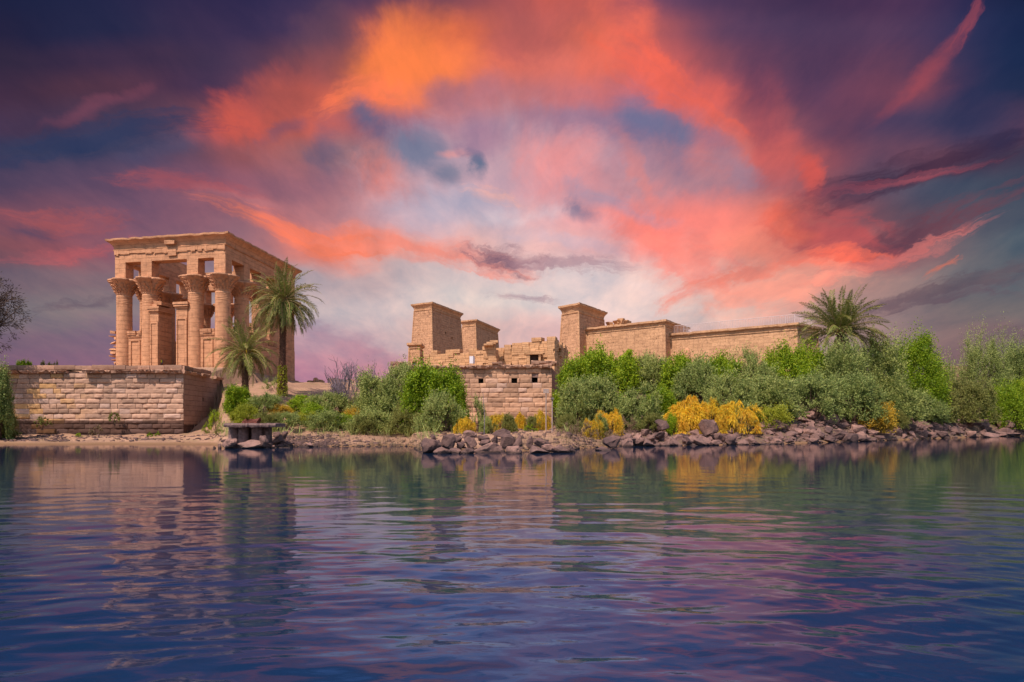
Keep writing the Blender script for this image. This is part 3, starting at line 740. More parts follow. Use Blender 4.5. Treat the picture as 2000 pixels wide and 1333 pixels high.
# the roof is open: cut the lid away
bm = bmesh.new(); bm.from_mesh(cor.data); big = [f for f in bm.faces if len(f.verts) > 8]
bmesh.ops.delete(bm, geom=big, context='FACES'); bm.to_mesh(cor.data); bm.free()
mb = MB(); zt = 16.05
for (p, q, r, s) in ((0.1, KL - .1, .1, 1.4), (.1, KL - .1, KD - 1.4, KD - .1), (.1, 1.4, 1.4, KD - 1.4), (KL - 1.4, KL - .1, 1.4, KD - 1.4)):
    mb.box(KP(0, 0), KA, KB, p, q, r, s, 14.76, zt - .06)
mb.build('wall_head', M['kiosk'], kiosk)
# screen walls
def screen(a0, b0, a1, b1, frame_side, z1=4.65, panel=True, worn=0.):
    P, Q_ = KP(a0, b0), KP(a1, b1); d = (Q_ - P); L = d.length; d.normalize(); n = frame_side
    mb = MB(); mb.box(P, d, n, 0, L, -.35, .35, 0, z1, .0); o = mb.build('screen_wall', M['kiosk'], kiosk)
    if panel:
        mb = MB()
        for (x0, x1, z0, z9) in ((.25, .42, .15, z1 - .9), (L - .42, L - .25, .15, z1 - .9), (.25, L - .25, z1 - .9, z1 - .72)):
            mb.box(P, d, n, x0, x1, .35, .47, z0, z9, .006)
        mb.build('frame', M['kiosk'], o)
    mb = MB(); nseg = max(4, int(L / .35))
    for k in range(nseg):
        if random.random() < worn: continue
        x0, x1 = L * k / nseg, L * (k + 1) / nseg - .01
        e = .62 - random.random() ** 3 * .25
        for zz0, zz1, ee in ((z1 - .42, z1 - .28, .46), (z1 - .28, z1 - .12, .50), (z1 - .12, z1 + .06, e), (z1 + .06, z1 + .34, e + .05)):
            mb.box(P, d, n, x0, x1, -.36, ee, zz0, zz1)
    mb.build('screen_cornice', M['kiosk'], o)
nf_ = Vector((-KB.x, -KB.y, 0)); ns_ = Vector((-KA.x, -KA.y, 0))
screen(fa[0] + .85, S1, fa[1] - .85, S1, nf_); screen(fa[2] + .85, S1, fa[3] - .85, S1, nf_)
for i in range(4):
    screen(S1, sb[i] + .85, S1, sb[i + 1] - .85, ns_, 4.65, i == 3, .25)
    screen(KL - S1, sb[i] + .85, KL - S1, sb[i + 1] - .85, ns_, 4.65, True, .1)
screen(fa[0] + .85, KD - S1, fa[1] - .85, KD - S1, nf_); screen(fa[2] + .85, KD - S1, fa[3] - .85, KD - S1, nf_)
# wall mass below the side columns, flush with the outer plane
mb = MB()
for i in range(4):
    mb.box(KP(0, 0), KA, KB, .12, .6, sb[i] + .2, sb[i + 1] - .2, -.2, 4.1 + (.3 if i % 2 else 0), .02)
wall_face(mb, KP(.1, KD - 3.6, -.3), KP(.1, KD - .3, -.3), KP(.1, KD - .3, 4.2), KP(.1, KD - 3.6, 4.2), [(.22, .06, .42, .52)], .5)
for k in range(9):
    y_ = random.uniform(1.5, 16); mb.box(KP(0, 0), KA, KB, .0, .7, y_, y_ + random.uniform(.5, 1.3), 4.1, 4.5 + random.random() * .8, .04)
mb.build('side_wall', M['kiosk'], kiosk)
# door jambs, front and back
for bpos, dirn in ((S1, -1), (KD - S1, 1)):
    for side, (x0, x1, h) in enumerate(((fa[1] + .62, fa[1] + 2.1, 7.75), (fa[2] - 1.75, fa[2] - .62, 7.35))):
        mb = MB(); y0, y1 = (bpos - .85, bpos + 1.75) if dirn < 0 else (bpos - 1.2, bpos + .8)
        mb.box(KP(0, 0), KA, KB, x0, x1, y0, y1, 0, h, .015)
        j = mb.build('door_jamb', M['kiosk'], kiosk)
        mb = MB()
        for xx0, xx1 in ((x0 + .04, x0 + .2), (x1 - .2, x1 - .04)): mb.box(KP(0, 0), KA, KB, xx0, xx1, y0 - .09, y0 + .02, .1, h - 1.6, .006)
        mb.box(KP(0, 0), KA, KB, x0 + .04, x1 - .04, y0 - .09, y0 + .02, h - 1.6, h - 1.42, .006)
        mb.build('moulding', M['kiosk'], j)
        mb = MB()
        for zz0, zz1, ee in ((h - .35, h - .12, .12), (h - .12, h + .12, .28), (h + .12, h + .42, .34)):
            mb.box(KP(0, 0), KA, KB, x0 - ee * .8, x1 + ee * .8, y0 - ee, y1 + ee * .5, zz0, zz1, .03)
        if side == 1 and dirn < 0:
            for q in range(5): mb.box(KP(0, 0), KA, KB, x0 + random.uniform(-.5, .3), x1 + random.uniform(-.9, -.1), y0 + .1, y1 - .3, h + .3 + q * .12, h + .55 + q * .14, .09)
        mb.build('jamb_cap', M['kiosk'], j)
# toothed bonding stones left on the far corner
mb = MB()
for k in range(9):
    z_ = 1.0 + k * .42 + random.uniform(-.08, .08)
    mb.box(KP(0, 0), KA, KB, KL - .25, KL + random.choice((.1, .3, .5, .8)) * random.uniform(.7, 1.2), .15, .9, z_, z_ + random.uniform(.14, .4), .13)
mb.box(KP(0, 0), KA, KB, KL - .2, KL + .55, .1, 1.0, 4.75, 5.05, .06)
mb.build('toothed_stones', M['kiosk'], kiosk)
mb = MB(); mb.box(KP(0, 0), KA, KB, -.25, KL + .25, -.25, KD + .25, -.9, .0)
mb.build('plinth', M['kiosk'], kiosk)

# ------------------------------------------------------------------ pylons and temple walls
def pix_footprint(c, l, r):
    """corner, left end, right end as (px, Y); returns ccw footprint corner->right->back->left"""
    Pc, Pl, Pr = (Vector(((x - 1000) / F * Y, Y, 0)) for x, Y in (c, l, r))
    return [Pc, Pr, Pl + Pr - Pc, Pl]
def tower(name, label, c, l, r, z0, z1, batter, mat, holes_l=(), holes_r=(), cat='pylon tower', ch=1.5, out=.55, jit=.1):
    base = pix_footprint(c, l, r)
    e = empty(name, (base[0].x, base[0].y, z0), label, cat)
    top = offpoly(base, 0.); bot = offpoly(base, batter)
    T4 = [Vector((p.x, p.y, z1 - ch)) for p in top]; B4 = [Vector((p.x, p.y, z0 - .5)) for p in bot]
    mb = MB()
    for k in range(4):
        a, b = B4[k], B4[(k + 1) % 4]; c_, d = T4[(k + 1) % 4], T4[k]
        wall_face(mb, a, b, c_, d, holes_r if k == 0 else holes_l if k == 3 else (), .6)
    mb.quad(*T4)
    body = mb.build('body', mat, e, fixn=False)
    for k in (0, 1, 3): mb = MB(); mb.tube([B4[k], T4[k] + Vector((0, 0, .1))], .14, 8); smooth_angle(mb.build('corner_moulding', M['temple'], e), 40)
    mb = MB(); cav(mb, [Vector((p.x, p.y)) for p in top], z1 - ch, ch, out, jit, .3)
    smooth_angle(mb.build('cornice', M['temple'], e), 38)
    return e, base
def hs(lst, w_=.035, h_=.02): return [(s, t_, s + w_, t_ + h_ * 1.5) for s, t_ in lst]
tower('pylon_tower', 'tallest left pylon tower with four small dark window slots, behind the little gateway', (843, 141), (809, 143.5), (899, 154.5), 8, 27.0, .95, M['pylon'],
      hs([(.3, .72), (.62, .6)], .05, .006), hs([(.42, .76), (.63, .72), (.43, .44), (.80, .36)], .05, .018))
tower('pylon_tower', 'farther pylon tower of the left pair, half hidden behind the taller one', (929, 164), (903, 166), (972, 180), 8, 27.0, 1.0, M['pylon'], (), hs([(.14, .22)], .06, .025))
tower('pylon_tower', 'right pylon tower joined to the long temple wall above the green bushes', (1130, 112), (1098, 115), (1179, 120.6), 8, 21.6, .75, M['pylon'], (),
      hs([(.3, .9), (.3, .53)], .03, .02) + [(.70, .62, .75, .70)])
def longwall(name, label, c, l, r, z0, z1, mat, hl=(), ch=1.0, out=.45, jit=.16, batter=.35, cat='temple wall', body_name='body'):
    return tower(name, label, c, l, r, z0, z1, batter, mat, hl, (), cat, ch, out, jit)
ra = random.Random(5)
hA = [(.02 + s * .0, t_, .02 + s * 0 + .008, t_ + .03) for s, t_ in ()]
hA = [(s, .45 + .05 * s, s + .010, .45 + .05 * s + .022) for s in (.06, .16, .33, .42, .52, .6, .78, .86, .93)] + [(s, .80, s + .007, .815) for s in (.02, .05, .09, .13, .18, .24, .3, .36, .66, .9)]
hA = sorted(hA)
longwall('temple_wall', 'temple wall with corniced top next to the right pylon tower, no railing', (1298, 105), (1146, 114), (1341, 113), 8, 17.8, M['temple'], hA)
hB = [(.045 + k * .045 + (.01 if k % 3 else 0), .62, .045 + k * .045 + .016, .64) for k in range(12)] + [(.62, .55, .65, .585)]
longwall('temple_wall', 'long temple wall topped by a pale railing, left of the solitary palm', (1556, 95.5), (1306, 107), (1596, 100), 7.5, 15.9, M['temple'], hB)
# railings
def railing(label, pts, h, step):
    e = empty('railing', pts[0], label, 'railing')
    mb = MB()
    for f in (1., .12):
        mb.tube([Vector(p) + Vector((0, 0, h * f)) for p in pts], .035, 5)
    mb.build('rail', M['rail'], e)
    mb = MB()
    for a, b in zip(pts, pts[1:]):
        a, b = Vector(a), Vector(b); n = max(1, int((b - a).length / step))
        for k in range(n):
            q = a.lerp(b, k / n); mb.tube([q, q + Vector((0, 0, h))], .022 if k % 8 else .04, 4)
    o = mb.build('balusters', M['rail'], e); o.name = 'baluster'; o['kind'] = 'stuff'
    return e
def up(p, z): return (p.x, p.y, z)
wB0, wB1, wB2 = at(1312, 0, 107.6), at(1552, 0, 96.3), at(1590, 0, 101)
railing('pale steel railing along the top of the long temple wall by the palm', [up(wB0, 15.85), up(wB1, 15.85), up(wB2, 15.85)], 1.35, .24)
railing('lower stair railing rising behind the long wall, nearest the notched wall corner', [up(at(1310, 0, 110), 15.7), up(at(1372, 0, 112), 15.7), up(at(1400, 0, 113), 14.9)], 1.5, .3)
# stepped mass behind the wall corner
tower('roof_block', 'low sloping roof block behind the notched corner of the temple wall', (1312, 112), (1300, 113), (1352, 122), 9, 18.1, .1, M['temple'], cat='building', ch=.5, out=.1)
# roof shrine with broken cornice stones
rk = empty('roof_shrine', (*at(1200, 0, 122).to_2d(), 16), 'small ruined roof shrine with broken cornice lumps beside the right pylon tower', 'shrine')
ra_, rb_ = at(1185, 0, 121), at(1213, 0, 118); rc_ = at(1246, 0, 127)
mb = MB(); q4 = [Vector((p.x, p.y)) for p in (rb_, rc_, ra_ + rc_ - rb_, ra_)]
mb.hexa([(p.x, p.y, 15) for p in q4], [(p.x, p.y, 19.3) for p in q4]); mb.build('body', M['ruin'], rk)
mb = MB()
for A_, B_, n in ((ra_, rb_, 4), (rb_, rc_, 8)):
    for k in range(n):
        if k == 1 and n == 4: continue
        q = A_.lerp(B_, (k + .5) / n); d = (B_ - A_).normalized(); d.z = 0; nn_ = Vector((d.y, -d.x, 0)); q.z = 19.3
        w2 = (B_ - A_).length / n * .42
        zt_ = random.uniform(.5, 1.0)
        i = len(mb.v)
        for (ww, o0, zz_) in ((w2, .0, 0), (w2 * 1.05, .28, zt_ * .6), (w2, .42, zt_)):
            for sx in (-1, 1):
                for oo in (o0, -.8): 
                    v = q + d * sx * ww + nn_ * oo; mb.v.append((v.x, v.y, v.z + zz_))
        for L_ in (0, 4):
            b_ = i + L_
            mb.f += [(b_, b_ + 2, b_ + 6, b_ + 4), (b_ + 1, b_ + 5, b_ + 7, b_ + 3), (b_, b_ + 4, b_ + 5, b_ + 1), (b_ + 2, b_ + 3, b_ + 7, b_ + 6)]
        mb.f += [(i + 8, i + 10, i + 11, i + 9)]
mb.build('broken_cornice', M['ruin'], rk)

# ------------------------------------------------------------------ ruins on top of the bastion
def stacked_ruin(name, label, c, l, r, z0, z1, rows, holes_l=(), holes_r=(), rough=.12, cat='ruin', top_loss=.3):
    base = pix_footprint(c, l, r); e = empty(name, (base[0].x, base[0].y, z0), label, cat)
    mb = MB(); rh = (z1 - z0) / rows
    sides = [(base[3], base[0], holes_l), (base[0], base[1], holes_r)]
    for A_, B_, hol_ in sides:
        L = (B_ - A_).length; d = (B_ - A_).normalized(); n = Vector((d.y, -d.x, 0))
        for k in range(rows):
            s = 0
            while s < L - .01:
                w_ = min(random.uniform(.7, 1.6), L - s); s1 = s + w_
                if L - s1 < .3: s1 = L
                zA, zB = z0 + k * rh, z0 + (k + 1) * rh
                mid = (s + s1) / 2 / L
                if k == rows - 1 and random.random() < top_loss: s = s1; continue
                if any(h[0] < mid < h[2] and h[1] < (k + .5) / rows < h[3] for h in hol_): s = s1; continue
                o_ = random.uniform(-rough, rough) if k > 1 else 0
                O = Vector((A_.x, A_.y, 0)); mb.box(O, d, n, s + .012, s1 - .012, -.9, o_, zA + .012, zB, .02)
                s = s1
    mb.build('masonry', M['ruin'], e)
    mb = MB(); inn = offpoly(base, -.5)
    mb.hexa([(p.x, p.y, z0) for p in inn], [(p.x, p.y, z1 - rh * 1.4) for p in inn]); mb.build('core', M['ruin'], e)
    return e, base
stacked_ruin('ruined_house', 'jagged stack of sandstone blocks with a dark square doorway, just above the bastion coping', (1083, 79.5), (1000, 82), (1109, 90), 7.6, 11.9, 9, [(.36, .0, .62, .30)], [(.3, .55, .45, .75)], .14)
# lintel and door frame of the ruined house
lo = empty('door_frame_ruin', (*at(1040, 0, 79.6).to_2d(), 7.7), 'weathered stone door frame standing in front of the jagged block stack', 'doorway')
mb = MB(); O = at(1029, 0, 79.2); O.z = 8.6; xd = Vector((1, 0, 0)); yd = Vector((0, 1, 0))
mb.box(O, xd, yd, 0, .35, 0, .8, 0, 1.2, .03); mb.box(O, xd, yd, 1.35, 1.6, 0, .8, 0, 1.2, .03); mb.box(O, xd, yd, -.3, 1.75, -.15, .9, 1.2, 1.5, .05); mb.build('frame', M['ruin'], lo)
mb = MB(); mb.box(O, xd, yd, .36, 1.34, .5, .75, 0.01, 1.19); mb.build('shade_panel', M['dark'], lo)  # dark slab fills the opening in place of real shade
stacked_ruin('ruined_wall', 'low broken wall of pale blocks behind the bastion, running right from the little gateway', (930, 83), (828, 85.5), (936, 92), 7.5, 10.9, 7, [(.50, .28, .56, .6), (.68, .3, .74, .5)], (), .1, 'ruin')
stacked_ruin('ruined_wall', 'short corniced wall remnant right of the white board', (968, 81.5), (929, 82.5), (974, 88), 7.5, 11.1, 7, (), (), .12, 'ruin', .5)
stacked_ruin('broken_pier', 'upright broken block pier between the corniced remnant and the jagged block stack', (984, 83), (969, 83.4), (988, 87), 7.5, 11.0, 7, (), (), .16, 'ruin', .2)
stacked_ruin('broken_pier', 'second upright broken pier touching the jagged block stack on its left', (999, 82.6), (987, 83), (1003, 86), 7.5, 11.3, 7, (), (), .16, 'ruin', .2)
stacked_ruin('rubble_pile', 'loose rubble blocks at the left end of the bastion top', (790, 76), (763, 77), (796, 79), 7.4, 8.6, 2, (), (), .3, 'ruin', .5)
mb = MB()
for k in range(3): mb.box(at(945 + k * 6, 0, 81.2) * 1 + Vector((0, 0, 11.0 - at(945 + k * 6, 0, 81.2).z)), xd, yd, 0, random.uniform(.8, 1.4), -.35, .8, k * .2, k * .2 + .22, .04)
tag(mb.build('fallen_lintel', M['ruin'], None, loc=at(950, 0, 81)), 'broken lintel slabs lying on the corniced wall remnant', 'stone block')
# little gateway
gt, gb = tower('gateway', 'little stone gateway with flared cornice at the left foot of the tallest tower', (819, 89), (799.5, 89.6), (824.5, 92.5), 7.6, 12.35, .12, M['temple'], [(.28, .10, .72, .62)], [(.15, 0.05, .85, .85)], 'gateway', .75, .3, .03)
O = at(804.5, 0, 89.8); O.z = 8.0
mb = MB(); mb.box(O, xd, yd, 0, .65, 0, .06, 0, 2.3); tag(mb.build('opening_panel', M['paleblue'], gt), 'pale bluish panel filling the gateway opening')  # pale panel added to stand for the bright opening
# white board
bo = empty('notice_board', (*at(922, 0, 80.5).to_2d(), 7.9), 'white blank notice board standing behind the bastion coping', 'sign')
mb = MB(); O = at(917, 0, 80.4); O.z = 8.85
mb.box(O, Vector((1, .1, 0)), yd, 0, .42, 0, .05, 0, .85, 0); mb.hexa([O + Vector(q) for q in ((.42, .04, 0), (.60, .4, 0), (.60, .45, 0), (.42, .09, 0))], [O + Vector(q) for q in ((.42, .04, .95), (.60, .4, .8), (.60, .45, .8), (.42, .09, .95))])
mb.build('panel', M['white'], bo)
mb = MB(); mb.box(O, xd, yd, .05, .1, .02, .06, -1.1, 0); mb.box(O, xd, yd, .32, .37, .02, .06, -1.1, 0); mb.build('leg', M['post'], bo)
# standing broken column stump in front of the long wall
mb = MB(); c = at(1342, 0, 93); c.z = 8
mb.lathe(c, [(.5, 0), (.48, 2.0), (.42, 3.4), (.34, 3.8), (.15, 4.1)], 14, lambda r, z, t: r * (1 + .12 * math.sin(3 * t + z)))
tag(mb.build('column_stump', M['kiosk'], None, loc=c), 'weathered upright stone stump in front of the railed temple wall', 'ruin')
# low garden wall and huts far right, stone fragments on the sandy rise
mb = MB(); a_, b_ = at(1835, 0, 112), at(1905, 0, 112); O = Vector((a_.x, 112, 6))
mb.box(O, xd, yd, 0, (b_ - a_).x, 0, .8, 0, 5.3, .03)
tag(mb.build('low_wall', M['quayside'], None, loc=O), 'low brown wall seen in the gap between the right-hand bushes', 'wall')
fr = [(608,742,96,1.0,.5,'ruin'),(617,741,97,.4,.9,'ruin'),(627,741,98,.9,.45,'ruin'),(646,741,98,.8,.8,'quayside'),(657,742,96,1.0,.75,'concrete'),(668,741,97,.9,.6,'concrete'),(684,742,98,1.1,.5,'ruin'),(703,742,98,1.2,.55,'ruin'),(690,741,99,.6,.6,'quayside')]
lab = ['low pale block nearest the pavilion on the sandy rise', 'narrow upright stone sliver near the pavilion on the sandy rise', 'squat pale block left of the grey blocks on the sandy rise', 'upright brown block beside the grey blocks on the sandy rise', 'grey worked block in the middle of the fragments on the sandy rise', 'right-hand grey worked block on the sandy rise', 'pale flat block behind the left edge of the bare shrub', 'pale flat block behind the right side of the bare shrub', 'small brown block between the two pale flat ones behind the bare shrub']
for (px, py_, Y, w_, h_, mt), lb in zip(fr, lab):
    c = at(px, 0, Y); c.z = ground(c.x, c.y) - .1
    h_ = h_ * .75 + .1
    mb = MB(); a2 = random.uniform(-.4, .4); xa = Vector((math.cos(a2), math.sin(a2), 0)); ya = Vector((-math.sin(a2), math.cos(a2), 0))
    mb.box(c, xa, ya, -w_ / 2, w_ / 2, -.4, .4, 0, h_, .05); mb.box(c, xa, ya, -w_ / 2 + .1, w_ / 2 - .15, -.3, .3, h_, h_ + .12, .05)
    tag(mb.build('stone_fragment', M[mt], None, loc=c), lb, 'stone block', 'stone fragments on the sandy rise')
c = at(709, 0, 97); c.z = ground(c.x, c.y)
mb = MB(); mb.lathe(c, [(.2, -.3), (.22, .2), (.3, .5), (.42, .75), (.44, .85)], 16)
smooth_angle(tag(mb.build('loose_capital', M['quayside'], None, loc=c), 'loose flaring column capital standing right of the bare shrub', 'stone block'))

# ------------------------------------------------------------------ bushes
def unit(n, g):
    v = g.normal(size=(n, 3)); return v / np.linalg.norm(v, axis=1, keepdims=True)
def bush_arrays(seed, kind, asp=1.):
    """crown in a unit frame: radius about 1 in x,y, height 0..1; returns leaf quads"""
    g = np.random.default_rng(seed)
    P = []; D = []; S = []
    ncl = {'tam': 46, 'green': 44, 'dodder': 26, 'sparse': 20, 'leafy': 34, 'weed': 10}[kind]; ncl = int(ncl * min(2., max(1., asp)))
    # clump centres on an uneven shell with a broken outline
    cl = []; lob = unit(6, g); lw_ = g.uniform(.5, 1., 6)
    while len(cl) < ncl:
        d = unit(1, g)[0]
        if d[2] < -.3: continue
        r = (g.uniform(.45, .92) if kind != 'sparse' else g.uniform(.3, .9)) * (.74 + .42 * float(np.max(lw_ * np.clip(lob @ d, 0, 1) ** 3)))
        cl.append((d[0] * r, d[1] * r, .42 + d[2] * r * .52 + g.normal() * .03, g.choice([.12, .17, .24, .32]) * g.uniform(.85, 1.15)))
    for k in range(ncl // 2): a = g.uniform(0, 6.28); r = g.uniform(.45, .92); cl.append((math.cos(a) * r, math.sin(a) * r, g.uniform(.04, .38), g.uniform(.16, .3)))
    for (cx, cy, cz, cr) in cl:
        cr *= 1.0
        nsp = {'tam': 24, 'green': 26, 'dodder': 30, 'sparse': 10, 'leafy': 26, 'weed': 12}[kind]
        out = np.array([cx, cy, max(.0, cz - .25) * 1.2]); out = out / (np.linalg.norm(out) + 1e-6)
        for s in range(nsp):
            d = unit(1, g)[0] * .9 + out * .55 + np.array([0, 0, {'tam': .65, 'sparse': .9, 'green': .25, 'leafy': .2, 'dodder': -.1, 'weed': .5}[kind]])
            d /= np.linalg.norm(d); L = cr * g.uniform(.7, 1.7)
            if kind == 'dodder': L = cr * g.uniform(.8, 1.6)
            if kind in ('tam', 'green') and s < 3 and cz > .5: L = min(.36, cr * g.uniform(1.5, 2.2))
            nl = {'tam': 15, 'green': 13, 'dodder': 12, 'sparse': 14, 'leafy': 8, 'weed': 10}[kind]
            t = (np.arange(nl) + g.uniform(0, 1)) / nl
            dr = {'tam': -.05, 'sparse': .05, 'green': -.18, 'leafy': -.1, 'dodder': -.85, 'weed': -.1}[kind]
            pts = np.array([cx, cy, cz]) + d * (t[:, None] * L) + np.array([0, 0, 1]) * (dr * L * t[:, None] ** 2)
            pts += g.normal(size=(nl, 3)) * L * {'tam': .05, 'sparse': .05, 'green': .10, 'leafy': .12, 'dodder': .05, 'weed': .06}[kind]
            dd = d + g.normal(size=(nl, 3)) * {'tam': .55, 'sparse': .5, 'green': .8, 'leafy': 1., 'dodder': .25, 'weed': .8}[kind]
            if kind == 'dodder': dd[:, 2] -= t * 1.5
            P.append(pts); D.append(dd); S.append(np.full(nl, 1.) * g.uniform(.8, 1.2))
    P = np.concatenate(P); D = np.concatenate(D); S = np.concatenate(S)
    P[:, 2] = np.clip(P[:, 2], -.02, 2)
    D /= np.linalg.norm(D, axis=1, keepdims=True)
    return P, D, S, cl
LEAF = {'tam': (.15, .042), 'green': (.12, .075), 'dodder': (.26, .024), 'sparse': (.15, .035), 'leafy': (.12, .085), 'weed': (.16, .07)}
def leaf_mesh(P, D, S, ln, wd, g):
    side = np.cross(D, unit(len(D), g)); side /= np.linalg.norm(side, axis=1, keepdims=True) + 1e-9
    ln = ln * S[:, None]; wd = wd * S[:, None]
    a = P - D * ln * .5; b = P + side * wd * .5; c = P + D * ln * .5; d = P - side * wd * .5
    v = np.stack([a, b, c, d], 1).reshape(-1, 3)
    f = np.arange(len(v)).reshape(-1, 4)
    return v, f
BANK = {}
def bush_mesh(kind, var, rad, hgt, mat):
    """crown mesh in real metres for one class of size, shared by similar bushes"""
    rq = max(.5, round(rad * 2) / 2); hq = max(.5, round(hgt))
    key = (kind, var, rq, hq)
    if key not in BANK:
        P, D, S, cl = bush_arrays(hash((kind, var)) % 99991 if False else sum(map(ord, kind)) * 13 + var * 7 + int(rq * 10) + int(hq * 3), kind, hq / rq / 1.2 * (rq / 2) ** .3)
        P = P * np.array([rq, rq, hq])
        g = np.random.default_rng(var + 50)
        k_ = max(.55, min(1.6, math.sqrt(rq * hq / 4.5)))
        ln, wd = LEAF[kind]
        v, f = leaf_mesh(P, D, S, ln * k_, wd * k_, g)
        # short upright stems into the clumps
        mb = MB()
        for c in cl[::2]:
            e = Vector((c[0] * rq * .95, c[1] * rq * .95, c[2] * hq)); s0 = Vector((c[0] * .12 * rq, c[1] * .12 * rq, -.3)); mid = s0.lerp(e, .5) + Vector((random.uniform(-.1, .1), random.uniform(-.1, .1), .12 * hq))
            mb.tube([s0, mid, e], [.035 * k_, .024 * k_, .008], 4, False)
        for c in cl[::5]:      # bare twigs poking out of the crown
            d0 = Vector((c[0], c[1], max(.2, c[2]))).normalized(); s0 = Vector((c[0] * rq * .6, c[1] * rq * .6, c[2] * hq * .7)); e = s0 + Vector((d0.x * rq, d0.y * rq, d0.z * hq * .9)) * random.uniform(.35, .6)
            mb.tube([s0, s0.lerp(e, .5) + Vector((random.uniform(-.08, .08), 0, .05)), e], [.018 * k_, .014 * k_, .008], 4, False)
        BANK[key] = (v, f, mb, rq, hq)
    return BANK[key], key
MESHES = {}
def bush(px, top, w_, d, kind, mat, label, name='bush', cat='bush', group=None, base=None, sx=1.):
    g0 = shore(px); Y = g0 + d
    X = (px - 1000) / F * Y
    zt = CH + (HZ - top) / F * Y; zb = ground(X, Y) - .05
    if base is not None: zb = base
    rad = w_ / 2 / F * Y; h = max(.35, zt - zb)
    (v, f, st, rq, hq), key = bush_mesh(kind, random.randrange(3), rad, h, mat)
    e = empty(name, (X, Y, zb), label, cat, group)
    e.scale = (rad / rq, rad / rq, h / hq); e.rotation_euler = (0, 0, random.uniform(0, 6.28))
    mk = (key, mat)
    if mk not in MESHES:
        o = soup('foliage', v, f, M[mat]); MESHES[mk] = o.data
        if key not in MESHES: s_ = st.build('stem', M['bark'], None, uv=False); MESHES[key] = s_.data
        else: s_ = bpy.data.objects.new('stem', MESHES[key]); COL.objects.link(s_)
    else:
        o = bpy.data.objects.new('foliage', MESHES[mk]); COL.objects.link(o)
        s_ = bpy.data.objects.new('stem', MESHES[key]); COL.objects.link(s_)
    o.parent = e; s_.parent = e
    return e
